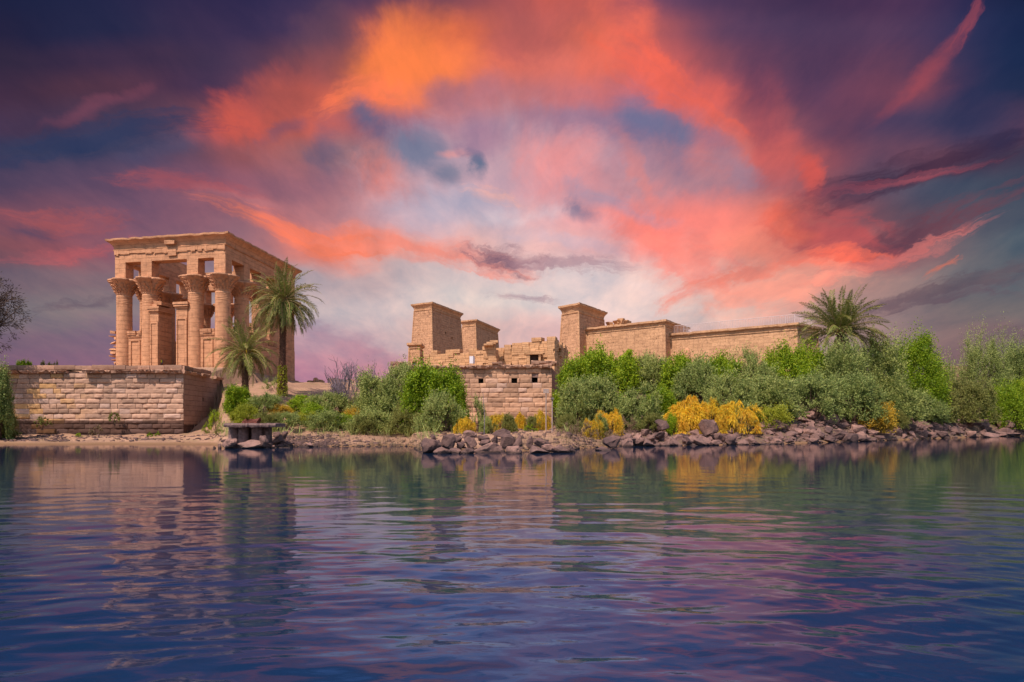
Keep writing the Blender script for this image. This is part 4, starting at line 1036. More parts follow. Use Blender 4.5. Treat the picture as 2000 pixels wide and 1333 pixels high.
B = [
 # left edge and between the quay and the middle
 (-6, 712, 50, 4, 'tam', 'tam', 'tall grey-green bush at the left edge against the end of the quay wall'),
 (2, 800, 60, 5, 'tam', 'olive', 'low dull green bush at the left edge by the foot of the quay wall'),
 (463, 752, 52, 17, 'green', 'green', 'bright green bush directly below the small palm'),
 (482, 790, 62, 14, 'green', 'lime', 'yellow-green bush in front of the small palm, above the stone slab'),
 (516, 768, 68, 17, 'tam', 'tam', 'pale grey-green bush just right of the small palm'),
 (540, 738, 60, 28, 'sparse', 'tam', 'wispy grey bush behind, at the foot of the pavilion side wall'),
 (549, 790, 46, 17, 'leafy', 'amber', 'amber-tinged creeper bush around the foot of the tall palm'),
 (590, 772, 72, 18, 'green', 'green', 'bright green bush right of the tall palm'),
 (642, 768, 84, 17, 'tam', 'tam', 'grey-green feathery bush left of the bare shrub'),
 (600, 806, 90, 13, 'leafy', 'lime', 'low yellow-green bush at the foot of the bank right of the tall palm'),
 (688, 800, 52, 14, 'leafy', 'amber', 'low amber bush below the bare shrub'),
 (690, 780, 60, 18, 'tam', 'olive', 'olive bush behind the low amber bush'),
 (735, 735, 96, 15, 'tam', 'tam', 'grey-green bush on the sloping left shoulder of the middle thicket'),
 (785, 718, 100, 13, 'tam', 'tam', 'big grey-green bush at the front of the middle thicket'),
 (730, 800, 90, 10, 'tam', 'tam', 'low grey-green bush at the front left foot of the middle thicket'),
 (800, 790, 90, 9, 'tam', 'olive', 'olive low bush at the front centre foot of the middle thicket'),
 (832, 712, 110, 20, 'green', 'green', 'tall bright green bush crowning the middle thicket'),
 (880, 718, 66, 19, 'green', 'green', 'bright green bush at the right end of the middle thicket, touching the bastion'),
 (860, 770, 90, 14, 'tam', 'tam', 'grey-green bush low on the right side of the middle thicket'),
 (556, 806, 70, 12, 'tam', 'tam', 'low grey-green bush in front of the amber creeper bush'),
 (520, 806, 60, 11, 'tam', 'olive', 'low olive bush behind the right end of the concrete slab'),
 (640, 802, 90, 12, 'tam', 'tam', 'low feathery grey bush on the lower bank, above the gravel'),
 (670, 806, 60, 13, 'green', 'green', 'low bright green bush between the gravel and the low amber bush'),
 (615, 786, 66, 15, 'green', 'green', 'middle-sized green bush left of the low feathery grey bush'),
 (712, 812, 60, 9, 'tam', 'olive', 'low olive bush at the left foot of the middle thicket'),
 (1802, 778, 96, 8, 'tam', 'tam', 'low grey-green bush in front of the tall domed bright green bush'),
 # right of the bastion
 (1116, 702, 66, 26, 'green', 'green', 'bright green bush right against the bastion side'),
 (1163, 680, 92, 22, 'green', 'green', 'tallest bright green bush, below the right pylon tower'),
 (1222, 688, 96, 23, 'green', 'green', 'bright green bush under the left half of the corniced temple wall'),
 (1275, 696, 90, 22, 'tam', 'tam', 'grey-green bush under the right half of the corniced temple wall'),
 (1124, 748, 72, 15, 'tam', 'tam', 'grey-green bush just right of the two thin posts'),
 (1165, 738, 98, 13, 'tam', 'tam', 'grey-green bush above the slanting golden creeper'),
 (1205, 765, 80, 12, 'green', 'green', 'deep green bush behind the slanting golden creeper'),
 (1248, 762, 96, 8, 'tam', 'tam', 'tall feathery grey-green bush standing closest to the waterline rocks'),
 (1330, 700, 84, 18, 'green', 'green', 'bright green bush below the notch between the temple walls'),
 (1290, 760, 66, 10, 'green', 'green', 'deep green bush left of the large golden creeper mound'),
 (1362, 712, 100, 15, 'tam', 'tam', 'grey-green bush right above the large golden creeper mound'),
 (1405, 694, 92, 20, 'green', 'green', 'yellowish green bush below the middle of the railed wall'),
 (1452, 676, 110, 26, 'sparse', 'tam', 'wispy grey bush with bare tips in front of the railed wall'),
 (1425, 740, 100, 9, 'tam', 'tam', 'grey-green bush behind the second golden creeper mound'),
 (1475, 712, 90, 16, 'tam', 'tam', 'grey-green bush between the second golden mound and the bright green one'),
 (1535, 674, 100, 18, 'green', 'green', 'bright green bush left of the solitary palm'),
 (1582, 682, 72, 18, 'green', 'green', 'rounded bright green bush nearest to the left of the solitary palm'),
 (1505, 738, 110, 9, 'tam', 'tam', 'grey-green bush just above the leafy lime-coloured shrub'),
 (1580, 735, 128, 9, 'tam', 'tam', 'wide grey-green bush right of the lime-coloured shrub, above the boulders'),
 (1640, 668, 110, 13, 'tam', 'tam', 'grey-green bush hiding the trunk of the solitary palm'),
 (1712, 664, 108, 12, 'tam', 'tam', 'tall grey-green bush just right of the solitary palm'),
 (1665, 730, 120, 7, 'tam', 'tam', 'grey-green bush behind and left of the amber shrub'),
 (1745, 745, 110, 7, 'tam', 'tam', 'grey-green bush behind and right of the amber shrub'),
 (1788, 660, 112, 12, 'green', 'green', 'tall domed bright green bush standing alone right of the palm'),
 (1835, 755, 60, 8, 'green', 'olive', 'olive bush at the right foot of the tall domed bright green bush'),
 (1846, 700, 66, 16, 'sparse', 'tam', 'thin see-through bush in front of the low brown wall'),
 (1925, 650, 120, 14, 'tam', 'tam', 'tall grey-green bush near the right edge'),
 (1990, 664, 76, 13, 'tam', 'tam', 'grey-green bush cut by the right edge of the view, the upper one'),
 (1885, 742, 110, 8, 'green', 'olive', 'olive-green bush low between the boulders and the tall bush by the right edge'),
 (1960, 752, 100, 5, 'green', 'green', 'low deep green bush above the boulders near the right edge'),
 (2010, 740, 80, 6, 'green', 'green', 'low deep green bush cut by the right edge'),
 (1740, 800, 60, 5, 'tam', 'olive', 'dark low bush between the amber shrub and the grey sapling'),
 (1508, 788, 86, 6, 'leafy', 'lime', 'leafy lime-coloured shrub at the head of the boulder bank'),
 (1706, 779, 74, 4., 'leafy', 'amber', 'rounded amber shrub among the boulders'),
 (1830, 782, 28, 5, 'sparse', 'tam', 'small pale grey sapling above the boulders'),
 (1275, 810, 60, 5, 'tam', 'olive', 'low olive bush at the water between two dark boulders'),
 (1215, 815, 70, 6, 'sparse', 'dry', 'low dry brush right of the slanting golden creeper'),
 (1128, 822, 80, 6, 'sparse', 'dry', 'dry brush on the sand at the foot of the posts'),
 (1112, 812, 50, 12, 'tam', 'olive', 'low olive bush at the foot of the right-hand post'),
 (1440, 818, 90, 5, 'sparse', 'olive', 'thin dry green brush under the second golden creeper mound'),
 (1340, 822, 70, 5, 'sparse', 'dry', 'thin dry brush under the large golden creeper mound'),
 (1045, 815, 40, 20, 'tam', 'olive', 'low olive bush at the right foot of the bastion'),
 (1178, 838, 70, 3, 'sparse', 'dry', 'brown dead brush at the waterline left of the first bank boulders'),
]
for px, top, w_, d, kind, mat, lb in B: bush(px, top, w_, d, kind, mat, lb)
DOD = [(1340, 764, 74, 5.5, 'left half of the largest golden creeper mound, tall and bright', 'd'), (1382, 778, 56, 5.2, 'orange-tinged right half of the largest golden creeper mound', 'd'),
 (1435, 776, 84, 5, 'second golden creeper mound, just left of the lime-coloured shrub', 'd'), (1188, 792, 44, 6, 'upper orange arm of the slanting golden creeper', 'd'), (1158, 810, 36, 5, 'lower bright yellow end of the slanting golden creeper', 'd'),
 (906, 812, 36, 13, 'small ragged golden creeper at the left foot of the bastion', 'd'), (973, 803, 52, 15, 'rounded golden creeper mound at the middle foot of the bastion', 'd'), (1016, 803, 20, 22, 'small golden tuft against the bastion wall', 'd'),
 (1058, 799, 30, 20, 'golden tuft hanging round the left-hand post', 'd')]
for px, top, w_, d, lb, _k in DOD: bush(px, top - 3, w_ * 1.25, d, 'dodder', 'dodder', lb, 'golden_creeper', 'creeper', 'golden creeper mounds')
WEED = [(424, 797, 42, 11, 'green', 'young leafy plant left of the stone slab, beside the quay side face'), (402, 828, 16, 9, 'green', 'tiny green plant at the corner foot of the quay wall'),
 (935, 770, 30, 14, 'tam', 'tall thin grey-green sapling in front of the bastion, between two golden creepers'), (960, 824, 30, 12, 'olive', 'small green weed under the rounded golden creeper'),
 (1035, 828, 30, 14, 'green', 'small green weed right of the top boulder of the centre outcrop'), (293, 845, 14, 8, 'green', 'tiny weed at the quay foot, the left of two near the corner'), (307, 844, 12, 8, 'green', 'tiny weed at the quay foot, the right of two near the corner'),
 (154, 846, 12, 8, 'green', 'tiny weed at the quay foot below the middle of the wall'), (188, 832, 26, 8.5, 'dry', 'dry stalky weed at the quay foot'), (430, 838, 26, 7, 'olive', 'low weed on the sand left of the stone slab'), (515, 845, 40, 8, 'dry', 'dry weed right behind the stone slab')]
for px, top, w_, d, mat, lb in WEED: bush(px, top, w_, d, 'weed', mat, lb, 'weed', 'plant')
for px, top, w_, lb in ((42, 703, 20, 'left of two small green shrubs peeking over the quay parapet'), (57, 706, 15, 'right of two small green shrubs peeking over the quay parapet'), (90, 706, 24, 'dark leafy tuft peeking over the quay parapet'), (109, 705, 10, 'thin sprig at the right end of the shrubs over the quay parapet')):
    bush(px, top, w_, 14, 'leafy' if px < 80 else 'weed', 'green' if px < 80 else 'olive', lb, 'shrub', 'shrub', base=6.7)
for px, top, w_, zb, lb in ((224, 804, 26, 1.8, 'small plant sprouting from the joints of the quay wall'), (82, 812, 30, 1.4, 'dull weed growing at the left part of the quay wall')):
    e = bush(px, top, w_, 9.2, 'weed', 'olive', lb, 'wall_plant', 'plant', base=zb)

for px, top, w_, d, kind, mat, lb in [
 (1312, 806, 22, 4.4, 'leafy', 'green', 'small green bush at the left foot of the largest golden creeper'),
 (1172, 815, 30, 4.4, 'tam', 'tam', 'small grey-green bush under the slanting golden creeper'),
 (995, 812, 30, 13, 'tam', 'olive', 'small olive bush between the rounded golden creeper and the tuft on the bastion'),
 (948, 815, 26, 13, 'tam', 'tam', 'small grey-green bush left of the rounded golden creeper')]: bush(px, top, w_, d, kind, mat, lb)
# strands of golden creeper that drape and hang between the bushes
# ------------------------------------------------------------------ bare shrubs and the tree at the left
def branches(mb, p, d, L, r, depth, tips, g, spread=.5, upw=.15, n=4, minr=.006, kids=3):
    pts = [p]; q = p.copy(); dd = d.copy()
    for k in range(4):
        dd = (dd + Vector(g.normal(size=3) * .13) + Vector((0, 0, upw * .3))).normalized(); q = q + dd * L / 4; pts.append(q.copy())
    mb.tube(pts, [max(minr, r * (1 - .45 * k / 4)) for k in range(5)], n, False)
    if depth == 0: tips.append((q, dd)); return
    for k in range(kids):
        t = .35 + .65 * (k + 1) / kids; b = pts[min(4, int(t * 4))]
        nd = (dd + Vector(g.normal(size=3)) * spread + Vector((0, 0, upw))).normalized()
        branches(mb, b, nd, L * g.uniform(.55, .8), max(minr, r * .55), depth - 1, tips, g, spread, upw, n, minr, kids)
for px, bot, top, Y, lb, sd_ in ((682, 795, 698, 67, 'tall leafless grey shrub on the sandy rise', 4), (742, 770, 712, 70, 'smaller leafless shrub left of the green middle thicket', 9), (655, 778, 738, 72, 'low leafless shrub leaning left of the tall leafless one', 12)):
    c = at(px, bot, Y); c.z = ground(c.x, c.y) - .1; H = at(px, top, Y).z - c.z; g = np.random.default_rng(sd_)
    e = empty('bare_shrub', c, lb, 'shrub'); mb = MB(); tips = []
    for k in range(9): branches(mb, c.copy(), Vector((g.normal() * .4, g.normal() * .4, 1)).normalized(), H * .42, .06, 3, tips, g, .38, .25, 4, .017, 3)
    mb.build('branch', M['twig'], e, uv=False)
    P = np.array([t[0] for t in tips]); D = np.array([t[1] for t in tips]); P = np.repeat(P, 3, 0) + g.normal(size=(len(P) * 3, 3)) * .12; D = np.repeat(D, 3, 0)
    v, f = leaf_mesh(P, D, np.ones(len(P)), .16, .02, g); soup('dead_leaves', v, f, M['twig'], e)
tx = at(-136, 850, 62); tx.z = .8
tr = empty('acacia_tree', tx, 'dark spreading tree reaching in at the left edge above the quay wall', 'tree')
g = np.random.default_rng(21); mb = MB(); tips = []
mb.tube([tx, tx + Vector((.2, 0, 4)), tx + Vector((.9, .2, 9))], [.42, .34, .26], 10, False)
fork = tx + Vector((.9, .2, 9))
for k, (ex, ey, ez, L) in enumerate([(1, .1, .75, 3.0), (1, -.2, .45, 3.2), (.9, .3, 1.1, 3.2), (.4, 0, 1.3, 3.4), (-.8, 0, .9, 3.4), (-.5, .8, 1.0, 3.0), (1.1, .1, .15, 2.6), (.2, -.9, .9, 3), (1, 0, -.05, 2.2)]):
    branches(mb, fork.copy(), Vector((ex, ey, ez)).normalized(), L, .16, 3, tips, g, .42, .02, 5, .014, 4)
mb.build('trunk', M['bark'], tr, uv=False)
P = np.array([t[0] for t in tips]); D = np.array([t[1] for t in tips]); n = 12
n = 30; Pr = np.repeat(P, n, 0); Dr = np.repeat(D, n, 0) + g.normal(size=(len(P) * n, 3)) * .45 + np.array([0, 0, -.35]); Dr /= np.linalg.norm(Dr, axis=1, keepdims=True)
Pr = Pr + Dr * g.uniform(0, .9, (len(Pr), 1)) + g.normal(size=(len(Pr), 3)) * .12
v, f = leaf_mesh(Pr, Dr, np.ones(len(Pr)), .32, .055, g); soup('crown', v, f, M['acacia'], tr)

# ------------------------------------------------------------------ palms
def palm(px, top_of_trunk, Y, base_py, R_, label, seed, lean=0., trunk_r=.28, nfr=58, spreadlow=-.9, upright=1., skirt=0, base_z=None, wrap=None):
    g = np.random.default_rng(seed)
    c = at(px, top_of_trunk, Y); bx = at(px + lean, base_py, Y)
    b = Vector((bx.x, Y, ground(bx.x, Y) - .3 if base_z is None else base_z))
    e = empty('palm_tree', b, label, 'palm tree')
    mb = MB(); H = (c - b).length; n = int(H / .16)
    axis = [b.lerp(c, k / n) + Vector((math.sin(k / n * 3.1) * lean * -.004, 0, 0)) for k in range(n + 1)]
    mb.tube(axis, [trunk_r * (1.15 - .3 * k / n) for k in range(n + 1)], 12)
    for k in range(n):          # leaf-base scales spiralling up the trunk
        t = k / n; r = trunk_r * (1.15 - .3 * t)
        for j in range(9):
            a = j * 2 * math.pi / 9 + k * .37 + g.uniform(-.08, .08); ca, sa = math.cos(a), math.sin(a)
            q = axis[k]; w_ = .085; ob = Vector((ca, sa, 0)); sd2 = Vector((-sa, ca, 0)); hh = g.uniform(.1, .19); oo = g.uniform(.05, .13) * (1 + 1.2 * max(0, t - .85) / .15)
            mb.quad(q + ob * r * .95 - sd2 * w_, q + ob * r * .95 + sd2 * w_, q + ob * (r + oo) + sd2 * w_ * .5 + Vector((0, 0, hh)), q + ob * (r + oo) - sd2 * w_ * .5 + Vector((0, 0, hh)))
            mb.quad(q + ob * (r + oo) + sd2 * w_ * .5 + Vector((0, 0, hh)), q + ob * (r + oo) - sd2 * w_ * .5 + Vector((0, 0, hh)), q + ob * r * .8 + Vector((0, 0, hh * 1.1)))
    mb.build('trunk', M['palmbark'], e, fixn=False, uv=False)
    V_, F_, VD, FD = [], [], [], []; rm = MB(); fr = []
    def frond(el, az, L, dry):
        d = Vector((math.cos(az) * math.cos(el), math.sin(az) * math.cos(el), math.sin(el)))
        q = c + Vector((math.cos(az), math.sin(az), 0)) * trunk_r * .4 + Vector((0, 0, g.uniform(-.2, .25)))
        n_ = 26; pts = [q.copy()]; dirs = [d.copy()]
        sag = (.78 if R_ > 5.5 else 1.) * g.uniform(.05, .085) * (1.15 - .85 * max(0, math.sin(el)) ** 2)
        tw = g.normal() * .02
        for k in range(n_):
            d = d.copy(); d.z -= sag * (.35 + 1.4 * k / n_); d.x += tw; d.normalize(); q = q + d * L / n_; pts.append(q.copy()); dirs.append(d)
        rm.tube(pts[::3] + [pts[-1]], [.045 * (1 - .8 * i / 9) for i in range(len(pts[::3]) + 1)], 4, False)
        up0 = Vector((0, 0, 1)); roll = g.normal() * .35
        for k in range(3 * n_):
            t = (k + .5) / (3 * n_)
            if t < .13 or (k % 2 and R_ < 6): continue
            i = min(int(t * n_), n_ - 1); fr_ = t * n_ - i; p0 = pts[i].lerp(pts[i + 1], fr_); dr = dirs[i]
            s = dr.cross(up0 if abs(dr.z) < .96 else Vector((1, 0, 0))).normalized(); upv = s.cross(dr).normalized()
            ll = L * .135 * (math.sin(math.pi * min(1, (t * .85 + .17))) ** .6) * g.uniform(.85, 1.12)
            for sg in (-1, 1):
                ld = (dr * .75 + s * sg * .85 + upv * (.28 + roll * sg) + Vector(g.normal(size=3) * .17)); ld.z -= .2; ld.normalize()
                wv = ld.cross(upv).normalized() * (.030 if L < 5.2 else .033)
                tip = p0 + ld * ll; tip.z -= ll * .12; mid = p0 + ld * ll * .45
                (VD if dry else V_).extend([tuple(p0), tuple(mid + wv), tuple(tip), tuple(mid - wv)])
    for k in range(nfr):
        s = k / (nfr - 1); el = 1.42 + (spreadlow - 1.42) * s ** upright + g.normal() * .08
        frond(el, k * 2.39996 + g.normal() * .12, R_ * g.uniform(.86, 1.08) * (1 - .12 * (s > .85)), False)
    for k in range(skirt): frond(g.uniform(-1.35, -.8), g.uniform(0, 6.28), R_ * g.uniform(.4, .75), True)
    v = np.array(V_); soup('crown', v, np.arange(len(v)).reshape(-1, 4), M['palm'], e)
    if VD: v = np.array(VD); soup('dry_fronds', v, np.arange(len(v)).reshape(-1, 4), M['palmdry'], e)
    rm.build('frond_stalks', M['palmdry'], e, uv=False, fixn=False)
    if wrap:
        mb = []; P = []
        for k in range(900):
            t = g.uniform(0, wrap); a = g.uniform(0, 6.28); q = b.lerp(c, t); rr = trunk_r * (1.2 + g.uniform(0, .9) * (1 - t / wrap * .6)); P.append((q.x + math.cos(a) * rr, q.y + math.sin(a) * rr, q.z))
        D = unit(900, g); v, f = leaf_mesh(np.array(P), D, np.ones(900), .2, .11, g); soup('climbing_vine', v, f, M['lime'], e)
    # date stalks
    mb = MB()
    for k in range(7):
        a = g.uniform(0, 6.28); q = c + Vector((math.cos(a) * .3, math.sin(a) * .3, .1)); d1 = Vector((math.cos(a), math.sin(a), .6))
        mb.tube([q, q + d1 * .4, q + d1 * .65 + Vector((0, 0, -.25)), q + d1 * .75 + Vector((0, 0, -.75))], [.03, .03, .05, .03], 5)
    mb.build('date_stalk', M['amber'], e, uv=False)
    return e
palm(553, 590, 71, 790, 4.5, 'tall date palm with a full crown in front of the pavilion', 3, lean=-2, trunk_r=.30, nfr=112, spreadlow=-.95, upright=.9, skirt=10, wrap=.34)
palm(479, 692, 66, 780, 3.9, 'small leaning date palm between the quay wall and the tall palm', 5, lean=0, trunk_r=.30, nfr=64, spreadlow=-.6, upright=1.0, skirt=9)
palm(1641, 651, 80, 720, 6.0, 'solitary date palm with wide drooping fronds right of the long temple wall', 8, lean=0, trunk_r=.42, nfr=74, spreadlow=-.05, upright=.85, skirt=10)

# ------------------------------------------------------------------ rocks
def rock_mesh(seed):
    g = np.random.default_rng(seed); bm = bmesh.new()
    n = g.integers(11, 18)
    for p in unit(n, g) * g.uniform(.75, 1.05, (n, 1)): bm.verts.new(p)
    r = bmesh.ops.convex_hull(bm, input=bm.verts); bmesh.ops.delete(bm, geom=[v for v in bm.verts if not v.link_faces], context='VERTS')
    bmesh.ops.dissolve_limit(bm, angle_limit=R(14), verts=bm.verts, edges=bm.edges)
    bmesh.ops.bevel(bm, geom=list(bm.edges), offset=.05, segments=1, affect='EDGES', profile=.6)
    bmesh.ops.triangulate(bm, faces=bm.faces)
    for _ in range(2 if seed % 2 else 2): bmesh.ops.subdivide_edges(bm, edges=[e for e in bm.edges if e.calc_length() > .28], cuts=1); bmesh.ops.triangulate(bm, faces=bm.faces)
    for v in bm.verts:
        q = v.co * 1.7 + Vector((seed, 0, 0)); v.co += v.co.normalized() * (.10 * mn.fractal(q, 1, 2, 3) + .04 * mn.noise(q * 4))
    xs = [v.co for v in bm.verts]; mx = [max(abs(c[i]) for c in xs) for i in range(3)]
    for v in bm.verts: v.co = Vector((v.co[i] / mx[i] for i in range(3)))
    me = bpy.data.meshes.new('boulder'); bm.to_mesh(me); bm.free(); me.materials.append(M['rock'])
    me.shade_smooth()
    try: me.set_sharp_from_angle(angle=R(18))
    except Exception: pass
    return me
RM = [rock_mesh(k) for k in range(14)]
RMP = []
for m_ in RM: q = m_.copy(); q.materials.clear(); q.materials.append(M['rock_pink']); RMP.append(q)
nrock = 0
def rock(x, y, z, sx, sy, sz, label, group, pink=False, rz=None, tilt=.3):
    global nrock
    o = bpy.data.objects.new('boulder', random.choice(RMP if pink else RM)); COL.objects.link(o)
    o.location = (x, y, z); o.scale = (sx, sy, sz)
    o.rotation_euler = (random.uniform(-tilt, tilt), random.uniform(-tilt, tilt), random.uniform(0, 6.28) if rz is None else rz); nrock += 1
    return tag(o, label, 'rock', group)
def rockpx(x0, y0, x1, y1, Y, label, group, pink=False, dz=.15):
    """boulder filling a rectangle of the view at distance Y"""
    a, b = at(x0, y1, Y), at(x1, y0, Y); w_ = (b.x - a.x) / 2; h = (b.z - a.z + dz) / 2
    return rock((a.x + b.x) / 2, Y + w_ * .5, (a.z - dz + b.z) / 2, w_ * 1.08, w_ * random.uniform(.8, 1.1), h * 1.06, label, group, pink, random.choice((0, math.pi)) + random.uniform(-.25, .25), .12)
Z8 = lambda x, y: (780 + x / 3.846, 760 + y / 3.846)
OUT = [(165,370,310,482,37.5,'slanting dark boulder at the left tip of the centre outcrop'),(315,340,420,442,38.2,'pointed upright dark boulder second from the left of the centre outcrop'),(475,310,580,365,40,'light-topped boulder on the upper left of the centre outcrop'),
(485,355,578,432,39,'dark blocky boulder under the light-topped one in the centre outcrop'),(585,330,680,382,40.5,'flat dark boulder left of the rounded topmost boulder'),(695,285,835,348,40.8,'large rounded topmost boulder of the centre outcrop'),
(755,338,880,440,38.6,'big brown boulder under the rounded topmost one'),(850,345,952,446,38.3,'big dark cleft boulder right of the brown one in the centre outcrop'),(540,388,770,482,37.4,'broad pale sloping slab in the middle of the centre outcrop'),(375,415,480,492,36.8,'low boulder at the waterline left of the broad pale slab'),
(230,438,385,495,36.6,'low dark boulder at the waterline under the slanting one'),(460,430,572,490,36.6,'low dark waterline boulder touching the broad pale slab on its left'),(798,430,918,488,36.9,'pale low boulder at the waterline right of the broad pale slab'),(948,335,1006,428,39.6,'narrow tall pale boulder right of the cleft boulder'),
(1012,355,1105,425,39.3,'grey blocky boulder right of the narrow tall pale one'),(915,430,1145,485,37.2,'long flat slab at the waterline on the right of the centre outcrop'),(1070,405,1200,452,38.6,'pale flat slab behind the long waterline slab'),(1150,415,1290,484,37.8,'dark split boulder near the right tip of the centre outcrop'),
(1255,440,1322,478,38,'small boulder at the right tip of the centre outcrop'),(430,385,488,432,38.6,'small boulder wedged left of the dark blocky one'),(680,335,738,402,39.4,'small boulder below the left side of the rounded topmost one'),(395,345,470,388,40.2,'flat boulder behind the pointed upright one'),
(240,340,275,385,41,'small light stone standing behind the slanting boulder'),(600,375,690,420,39.2,'boulder half hidden above the broad pale slab'),(1480,430,1612,468,41.2,'flat boulder lying alone in the water off the brown dead brush'),(1535,340,1670,432,44.2,'round dark boulder behind the lone flat one'),
(1668,372,1755,437,48.5,'pointed pale boulder at the left start of the long bank'),(1695,345,1782,392,50,'low boulder behind the pointed pale one'),(1760,368,1862,412,50.2,'flat boulder third from the left start of the long bank'),(1805,375,1932,432,49.6,'pale smooth slab at the waterline near the left start of the long bank'),
(1850,340,1960,382,51,'dark flat boulder on top of the pale smooth slab'),(1892,300,2000,360,52,'rounded dark boulder above the dark flat one'),(1922,225,2030,300,54,'dark boulder in the brush left of the largest golden creeper'),(1275,455,1330,480,39.5,'tiny stone trailing off the right tip of the centre outcrop')]
for i, (x0, y0, x1, y1, Y, lb) in enumerate(OUT):
    a, b = Z8(x0, y0), Z8(x1, y1); rockpx(a[0], a[1], b[0], b[1], Y, lb, 'boulders of the centre outcrop' if x0 < 1400 else 'boulders of the right bank', i in (2, 8, 12, 13, 15, 16, 26, 29))
Z5 = lambda x, y: (1080 + x / 3.846, 570 + y / 3.846)
for x0, y0, x1, y1, Y, lb, pk in [(1115,960,1245,1075,54,'large upright boulder between the two golden creeper mounds',0),(955,1045,1022,1100,54,'rounded boulder below the largest golden creeper',0),(1045,1090,1185,1155,51.5,'broad pale waterline boulder below the gap between the golden mounds',1),
    (985,1090,1050,1150,51.2,'pointed dark boulder left of the broad pale waterline one',0),(1300,1065,1395,1148,53,'tall dark wedge boulder below the second golden mound',0),(1450,1080,1540,1148,54.5,'pointed pink boulder under the lime-coloured shrub',1),(1570,1090,1735,1148,57,'long pink slab at the waterline right of the lime-coloured shrub',1),
    (850,1100,920,1150,50.8,'dark boulder at the water below the left end of the largest golden creeper',0),(600,1090,700,1140,50.3,'slanted pale boulder at the water right of the pointed pale one',1),(1210,1055,1300,1120,53.5,'lumpy boulder right of the large upright one',0),(1780,980,1860,1080,61,'dark tall boulder at the left top of the boulder heap',0)]:
    a, b = Z5(x0, y0), Z5(x1, y1); rockpx(a[0], a[1], b[0], b[1], Y, lb, 'boulders of the right bank', bool(pk))
Z6 = lambda x, y: (1500 + x / 3.508, 520 + y / 3.508)
for x0, y0, x1, y1, Y, lb, pk in [(1480,1105,1760,1165,97,'long flat slab at the water at the right edge',1),(1448,955,1556,1040,101,'bright tilted boulder highest near the right edge',1),(1268,1000,1372,1085,96,'rounded boulder left of the bright tilted one',0),(1345,990,1452,1055,97,'flat-topped pale boulder touching the bright tilted one',1),
    (1158,990,1232,1078,92,'upright boulder at the left of the right-hand heap',0),(1590,1045,1712,1108,98,'rounded pale boulder above the long flat slab',1),(1368,1045,1482,1098,92,'low broad boulder below the flat-topped pale one',0),(512,990,622,1055,76,'smooth pale boulder left of the amber shrub',1),
    (548,1030,642,1122,72,'dark wedge boulder below the smooth pale one',0),(715,1065,852,1140,75,'dark slab in the heap below the amber shrub',0),(538,1125,712,1205,67,'broad low pale boulder at the water in the middle of the heap',1),(1058,1060,1192,1115,85,'long pale boulder between the two heaps',1),
    (270,1025,365,1085,69,'rounded boulder at the left top of the heap',0),(750,1030,822,1085,78,'pale boulder right under the amber shrub',1),(1046,1135,1155,1195,80,'broad boulder at the water between the two heaps',0),(1438,1140,1620,1180,88,'flat pink slab at the water near the right edge',1),
    (1600,985,1705,1050,101,'dark cracked boulder near the right edge',0),(1705,985,1760,1045,104,'boulder cut by the right edge of the view',0),(735,1130,840,1200,70,'dark pointed boulder at the water below the amber shrub',0),(880,1110,990,1175,77,'pale broad boulder right of the dark pointed one',1)]:
    a, b = Z6(x0, y0), Z6(x1, y1); rockpx(a[0], a[1], b[0], b[1], Y, lb, 'boulders of the right bank', bool(pk))
SEG = [(1215,1300,4.5,'left of the largest golden creeper'),(1300,1400,5,'below the largest golden creeper'),(1400,1480,5.5,'below the second golden creeper'),(1480,1560,6,'below the lime-coloured shrub'),(1560,1640,11,'in the left boulder heap'),(1640,1710,11,'left of the amber shrub'),(1710,1790,9,'right of the amber shrub'),(1790,1850,7,'between the two heaps'),(1850,1930,9,'left of the bright tilted boulder'),(1930,2030,8,'at the right edge')]
gg = random.Random(12); placed = []
for u0, u1, dmax, where in SEG:
    cnt = {4.5: 15, 5: 16, 5.5: 15, 6: 15, 11: 27, 9: 21, 7: 13, 8: 16}[dmax]
    for k in range(cnt):
        for tr_ in range(30):
            u = gg.uniform(u0, u1); row = k % 3; d = (row + gg.uniform(.0, .9)) / 3 * dmax + .1
            r_ = gg.choice((.28, .36, .45, .55, .7)) * (1 + .25 * (u > 1560)); Y = shore(u) + d; x = (u - 1000) / F * Y
            if all((x - a) ** 2 + (Y - b) ** 2 > (.62 * (r_ + c_)) ** 2 for a, b, c_ in placed): break
        placed.append((x, Y, r_)); z = ground(x, Y)
        size = 'small' if r_ < .42 else 'middle-sized' if r_ < .62 else 'large'
        lv = ('at the waterline ', 'halfway up the bank ', 'on top of the bank ')[row]; pk = gg.random() < .5
        rock(x, Y, z + r_ * .25, r_ * gg.uniform(.9, 1.35), r_ * gg.uniform(.8, 1.2), r_ * gg.uniform(.55, .85), f"{size} {'pinkish' if pk else 'grey-brown'} boulder {lv}{where}", 'boulders of the right bank', pk)
for k in range(9):      # a few loose ones behind the outcrop
    u = gg.uniform(840, 1100); Y = gg.uniform(40.5, 43); x = (u - 1000) / F * Y; r_ = gg.uniform(.15, .35)
    rock(x, Y, .35, r_ * 1.2, r_, r_ * .8, 'small dark stone among the brush behind the centre outcrop', 'boulders of the centre outcrop')

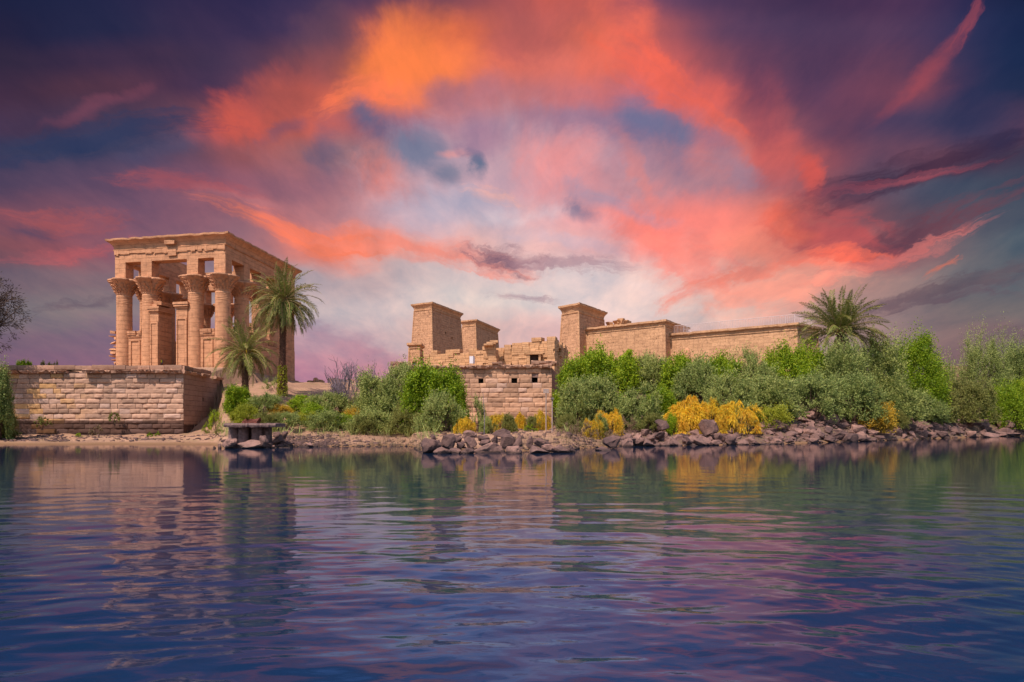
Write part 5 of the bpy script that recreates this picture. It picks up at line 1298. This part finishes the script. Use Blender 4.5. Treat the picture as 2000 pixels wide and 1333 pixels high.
# ------------------------------------------------------------------ slab on concrete drums
dk = empty('landing_platform', (*at(488, 0, 46.5).to_2d(), .5), 'rough concrete slab resting on round drums at the water below the small palm', 'platform')
O = at(436, 829, 45.6); O.z = 1.55
mb = MB(); n = 22; L = at(538, 0, 46).x - at(436, 0, 46).x
prev = None
for k in range(n + 1):
    x0 = L * k / n + random.uniform(-.03, .03); e1, e2, e3 = random.random() * .16, random.random() * .05, random.random() * .03
    ring_ = [mb.pt((O.x + x0, O.y + yy_, O.z + zz_)) for yy_, zz_ in ((-e1 + .05, -.12 - e2), (-e1, -.02), (-e1 + .04, .09 + e3), (1.0, .11 + e3), (2.0, .10), (2.0, -.12))]
    if prev: mb.f += [(prev[j], ring_[j], ring_[(j + 1) % 6], prev[(j + 1) % 6]) for j in range(6)]
    else: mb.f.append(tuple(ring_))
    prev = ring_
mb.f.append(tuple(reversed(prev)))
mb.build('slab', M['slab'], dk)
for px in (457, 475.5, 502, 521):
    c = at(px, 0, 46.6 if px != 521 else 47.2); c.z = .25; mb = MB()
    mb.lathe(c, [(.34, 0), (.36, .05), (.355, .6), (.34, .63), (.355, .66), (.355, 1.12), (.33, 1.18), (.28, 1.18)], 24)
    smooth_angle(mb.build('drum', M['concrete'], dk), 40)
mb = MB(); c = at(489, 0, 47.8); c.z = .25; mb.lathe(c, [(.42, 0), (.42, 1.2)], 24); smooth_angle(mb.build('drum', M['concrete'], dk), 40)
mb = MB(); O2 = at(448, 0, 45.7); O2.z = -.2; mb.box(O2, xd, yd, 0, at(520, 0, 46).x - at(448, 0, 46).x, 0, 2.2, 0, .55, .03); mb.build('footing', M['slab'], dk)
Z3 = lambda x, y: (400 + x / 5, 640 + y / 5)
for x0, y0, x1, y1, Y, lb, pk in [(160,1060,315,1170,45,'tilted boulder leaning on the left drum of the platform',1),(310,1100,600,1175,45.1,'broad low boulder at the water in front of the platform',1),(515,1030,612,1140,44.9,'upright wedge boulder leaning on the right drums of the platform',1),(630,1050,800,1130,47,'flat boulder right of the platform',0),(740,1008,806,1070,48.2,'dark small boulder behind the flat one right of the platform',0),(660,1020,740,1065,49,'dark low boulder against the right end of the platform',0),(125,1135,160,1172,45.2,'small stone at the water left of the platform',0),(80,1150,110,1175,45.4,'tiny stone farthest left in the water by the platform',0),(635,1135,680,1165,46,'small waterline stone right of the platform',1),(1200,1218,1265,1246,40.5,'left of two small stones lying in open water right of the platform',0),(1440,1225,1490,1250,40,'right of two small stones lying in open water right of the platform',0),(690,1140,760,1170,46.6,'low flat waterline stone right of the platform',0),(985,1118,1065,1150,48,'pale flat stone in the gravel right of the platform',1)]:
    a, b = Z3(x0, y0), Z3(x1, y1); rockpx(a[0], a[1], b[0], b[1], Y, lb, 'boulders round the platform', bool(pk))
rb = empty('rusty_trough', (*at(488, 0, 46).to_2d(), 1.68), 'rusty open steel trough lying on the concrete slab', 'trough')
O = at(472, 0, 46.2); O.z = 1.66; w_ = at(505, 0, 46.2).x - O.x; mb = MB()
mb.box(O, xd, yd, 0, w_ * .9, 0, .5, 0, .12, .004)
for x0, x1, hh in ((0, .28, .30), (w_ * .6, w_, .38)): mb.hexa([O + Vector(q) for q in ((x0, .0, .12), (x1 - .12, .0, .12), (x1 - .12, .5, .12), (x0, .5, .12))], [O + Vector(q) for q in ((x0 + .06, .1, hh * .6), (x1 + .02, .1, hh), (x1 + .02, .45, hh), (x0 + .06, .45, hh * .7))])
mb.build('body', M['rust'], rb)
mb = MB(); mb.box(O, xd, yd, 0, w_, .46, .5, .12, .3, .004); mb.box(O, xd, yd, .1, w_ * .8, -.01, .03, .12, .2, .004); mb.build('rim', M['rust'], rb)

# ------------------------------------------------------------------ posts with lamps at the foot of the bastion
for px, bot, top, Y, lb, wl_ in ((1066.5, 832, 768, 58, 'left thin post with a square flood lamp head in front of the bastion corner', 1), (1078.5, 845, 780, 54, 'right pale thin post with a small lamp head in front of the bastion corner', 0)):
    b, t_ = at(px, bot, Y), at(px, top, Y); b.z = ground(b.x, Y) - .1
    e = empty('lamp_post', b, lb, 'lamp post'); mb = MB(); mb.tube([b, t_], [.055, .045], 8); mb.build('pole', M['post'], e)
    mb = MB(); s = .21 if wl_ else .12
    mb.box(t_, xd, yd, -s, s, -.09, .12, 0 if wl_ else -.05, s * (1.6 if wl_ else .9)); mb.box(t_, xd, yd, -s * 1.1, s * 1.1, -.12, -.09, -.02, s * 1.65 if wl_ else s); o = mb.build('lamp_head', M['lampmetal'] if not wl_ else M['post'], e)
mb = MB(); c = at(945, 845, 41.5); c.z = .5
mb.tube([c, c + Vector((.05, 0, 1.5)), c + Vector((-.05, 0, 3.0))], [.03, .022, .01], 5)
tag(mb.build('thin_stake', M['twig'], None, loc=c), 'thin dead stake standing among the centre outcrop', 'stake')

# ------------------------------------------------------------------ gravel, shore brush
def scatter(name, n, fn, mat, seed, kind='stuff'):
    g = np.random.default_rng(seed); V_ = []; F_ = []
    base = np.array([(-1, -1, -.6), (1, -1, -.5), (1, 1, -.6), (-1, 1, -.5), (-.7, -.6, .5), (.6, -.7, .6), (.7, .6, .45), (-.6, .7, .55)]) 
    fc = np.array([(0, 1, 5, 4), (1, 2, 6, 5), (2, 3, 7, 6), (3, 0, 4, 7), (4, 5, 6, 7), (3, 2, 1, 0)])
    k = 0
    while k < n:
        r = fn(g)
        if r is None: continue
        x, y, s = r; z = ground(x, y)
        a = g.uniform(0, 6.28); q = base * s * g.uniform(.6, 1.3, 3) + g.normal(size=(8, 3)) * s * .22
        q = np.stack([q[:, 0] * math.cos(a) - q[:, 1] * math.sin(a), q[:, 0] * math.sin(a) + q[:, 1] * math.cos(a), q[:, 2] * .7], 1) + (x, y, z + s * .15)
        V_.append(q); F_.append(fc + k * 8); k += 1
    o = soup(name, np.concatenate(V_), np.concatenate(F_), mat); o['kind'] = kind; return o
def gr1(g):      # rubble along the shore
    u = g.choice([g.uniform(-40, 130), g.uniform(-20, 440), g.uniform(520, 660), g.uniform(560, 840), g.uniform(1110, 1220)], p=[.2, .2, .32, .18, .1]); d = abs(g.normal()) * 4 + .2 if u > 440 else g.uniform(3, 9)
    if d > 13: return None
    Y = shore(u) + d; return (u - 1000) / F * Y, Y, g.choice((.05, .08, .11, .17), p=[.4, .3, .2, .1])
scatter('gravel', 2600, gr1, M['rock'], 1)
def gr2(g):
    u = g.uniform(1200, 2060); d = g.uniform(0, 11); Y = shore(u) + d
    if u < 1560 and d > 6.5: return None
    return (u - 1000) / F * Y, Y, g.choice((.1, .16, .24), p=[.4, .4, .2])
scatter('rubble', 1900, gr2, M['rock_pink'], 2)
def gr3(g):
    u = g.uniform(840, 1120); Y = shore(u) + g.uniform(0, 30); return (u - 1000) / F * Y, Y, g.choice((.06, .12, .2), p=[.5, .35, .15])
scatter('gravel', 900, gr3, M['rock'], 3)
def grass(name, n, fn, mat, seed, ln=.5):
    g = np.random.default_rng(seed); P = []; D = []
    while len(P) < n:
        r = fn(g)
        if r is None: continue
        x, y, s = r; z = ground(x, y)
        for k in range(7):
            d = np.array([g.normal() * .4, g.normal() * .4, 1.]); d /= np.linalg.norm(d); L = s * g.uniform(.5, 1.1); P.append(np.array([x, y, z]) + d * L * .45 + g.normal(size=3) * np.array([.12, .12, .01])); D.append(d * L)
    P = np.array(P); D = np.array(D); S = np.linalg.norm(D, axis=1); D = D / S[:, None]
    v, f = leaf_mesh(P, D, S, 1., .04, g); o = soup(name, v, f, mat); o['kind'] = 'stuff'
grass('dry_grass', 5200, lambda g: (lambda u, d: ((u - 1000) / F * (shore(u) + d), shore(u) + d, g.uniform(.2, .55)))(g.choice([g.uniform(1100, 1240), g.uniform(740, 840), g.uniform(1000, 1200), g.uniform(560, 760)]), g.uniform(.3, 9)), M['dry'], 4)
grass('tall_reeds', 900, lambda g: (lambda u, d: ((u - 1000) / F * (shore(u) + d), shore(u) + d, g.uniform(.7, 1.5)))(g.choice([g.uniform(425, 445), g.uniform(530, 700), g.uniform(700, 900), g.uniform(1085, 1300), g.uniform(1560, 1990)]), g.uniform(6, 13)), M['tam'], 6)
grass('green_undergrowth', 5200, lambda g: (lambda u, d: ((u - 1000) / F * (shore(u) + d), shore(u) + d, g.uniform(.25, .7)))(g.choice([g.uniform(540, 760), g.uniform(400, 540), g.uniform(1090, 1560), g.uniform(1560, 2040)]), g.uniform(8, 22)), M['olive'], 5)

# ------------------------------------------------------------------ person in the doorway
def person(loc, label):
    e = empty('person', loc, label, 'person')
    J = dict(pel=(0,0,.93), sp=(0,.01,1.15), ch=(0,.0,1.36), nk=(0,-.0,1.5), hd0=(0,-.01,1.56), hd=(0,-.02,1.66), hd2=(0,-.02,1.74),
        ls=(-.17,0,1.42), le=(-.25,.02,1.15), lw=(-.22,-.12,.93), lh=(-.21,-.16,.86), rs=(.17,0,1.42), re=(.25,.02,1.15), rw=(.2,-.14,.95), rh=(.19,-.18,.88),
        lp=(-.09,0,.88), lk=(-.11,-.02,.48), la=(-.12,.02,.08), lt=(-.13,-.12,.03), rp=(.09,0,.88), rk=(.11,-.03,.48), ra=(.13,.01,.08), rt=(.14,-.13,.03))
    rad = dict(pel=.14, sp=.12, ch=.145, nk=.055, hd0=.06, hd=.095, hd2=.07, ls=.06, le=.045, lw=.03, lh=.035, rs=.06, re=.045, rw=.03, rh=.035, lp=.085, lk=.06, la=.042, lt=.035, rp=.085, rk=.06, ra=.042, rt=.035)
    E = [('pel','sp'),('sp','ch'),('ch','nk'),('nk','hd0'),('hd0','hd'),('hd','hd2'),('ch','ls'),('ls','le'),('le','lw'),('lw','lh'),('ch','rs'),('rs','re'),('re','rw'),('rw','rh'),('pel','lp'),('lp','lk'),('lk','la'),('la','lt'),('pel','rp'),('rp','rk'),('rk','ra'),('ra','rt')]
    for hnd, sx in (('lh', -1), ('rh', 1)):
        for k in range(5):
            nme = hnd + str(k); h = J[hnd]; off_ = (k - 1.5) * .02 if k < 4 else -.045
            J[nme] = (h[0] + sx * (.0 if k < 4 else -.05), h[1] + off_ * (1 if k < 4 else 0), h[2] - (.075 + .012 * (k in (1, 2)) if k < 4 else .03)); rad[nme] = .009; E.append((hnd, nme))
    def skin(keys, scale, name, mat, parent, col_=None):
        ks = list(keys); me = bpy.data.meshes.new(name); me.from_pydata([J[k] for k in ks], [(ks.index(a), ks.index(b)) for a, b in E if a in ks and b in ks], [])
        o = bpy.data.objects.new(name, me); COL.objects.link(o); o.parent = parent
        md = o.modifiers.new('skin', 'SKIN'); sv = me.skin_vertices[0].data
        for i, k in enumerate(ks): r_ = rad[k] * scale; sv[i].radius = (r_, r_ * (.72 if k in ('ch', 'sp', 'pel') else 1)); sv[i].use_root = (i == 0)
        md.use_smooth_shade = True; s2 = o.modifiers.new('sub', 'SUBSURF'); s2.levels = s2.render_levels = 2
        me.materials.append(mat); return o
    skin(J.keys(), 1., 'body', plain('skin', (.16, .08, .05), .6, .1, 20, .001), e)
    skin(['pel', 'sp', 'ch', 'ls', 'le', 'rs', 're', 'lw', 'rw'], 1.15, 'jacket', plain('blue_jacket', (.05, .075, .13), .85, .3, 20, .003), e)
    skin(['pel', 'lp', 'lk', 'la', 'rp', 'rk', 'ra'], 1.15, 'trousers', plain('dark_trousers', (.03, .035, .06), .85, .2, 20, .003), e)
    mb = MB(); b = Vector(loc)
    mb.lathe(b, [(.19, 1.12), (.2, 1.2), (.205, 1.34), (.19, 1.42)], 18, lambda r, z, t: r * (.85 if abs(math.sin(t)) > .6 else 1))
    smooth_angle(mb.build('vest', plain('yellow_vest', (.75, .72, .04), .7, .1, 20, .002), e, uv=False), 60)
    mb = MB(); mb.lathe(b + Vector((0, .0, 0)), [(.09, 1.66), (.112, 1.71), (.10, 1.77), (.06, 1.81)], 14); smooth_angle(mb.build('hair', plain('black_hair', (.01, .009, .009), .7, .1, 20, .002), e, uv=False), 60)
    mb = MB()
    mb.tube([b + Vector((0, -.10, 1.66)), b + Vector((0, -.125, 1.63))], [.012, .018], 6)
    for sx in (-1, 1): mb.tube([b + Vector((sx * .1, -.02, 1.68)), b + Vector((sx * .11, -.01, 1.64))], [.02, .015], 6)
    mb.build('nose_and_ears', bpy.data.materials['skin'], e, uv=False)
kp = at(314, 0, 82.3)
person((kp.x, kp.y, 8.0), 'person in a dark blue jacket and yellow vest standing in the pavilion doorway')
print('rocks', nrock, 'objects', len(bpy.data.objects))
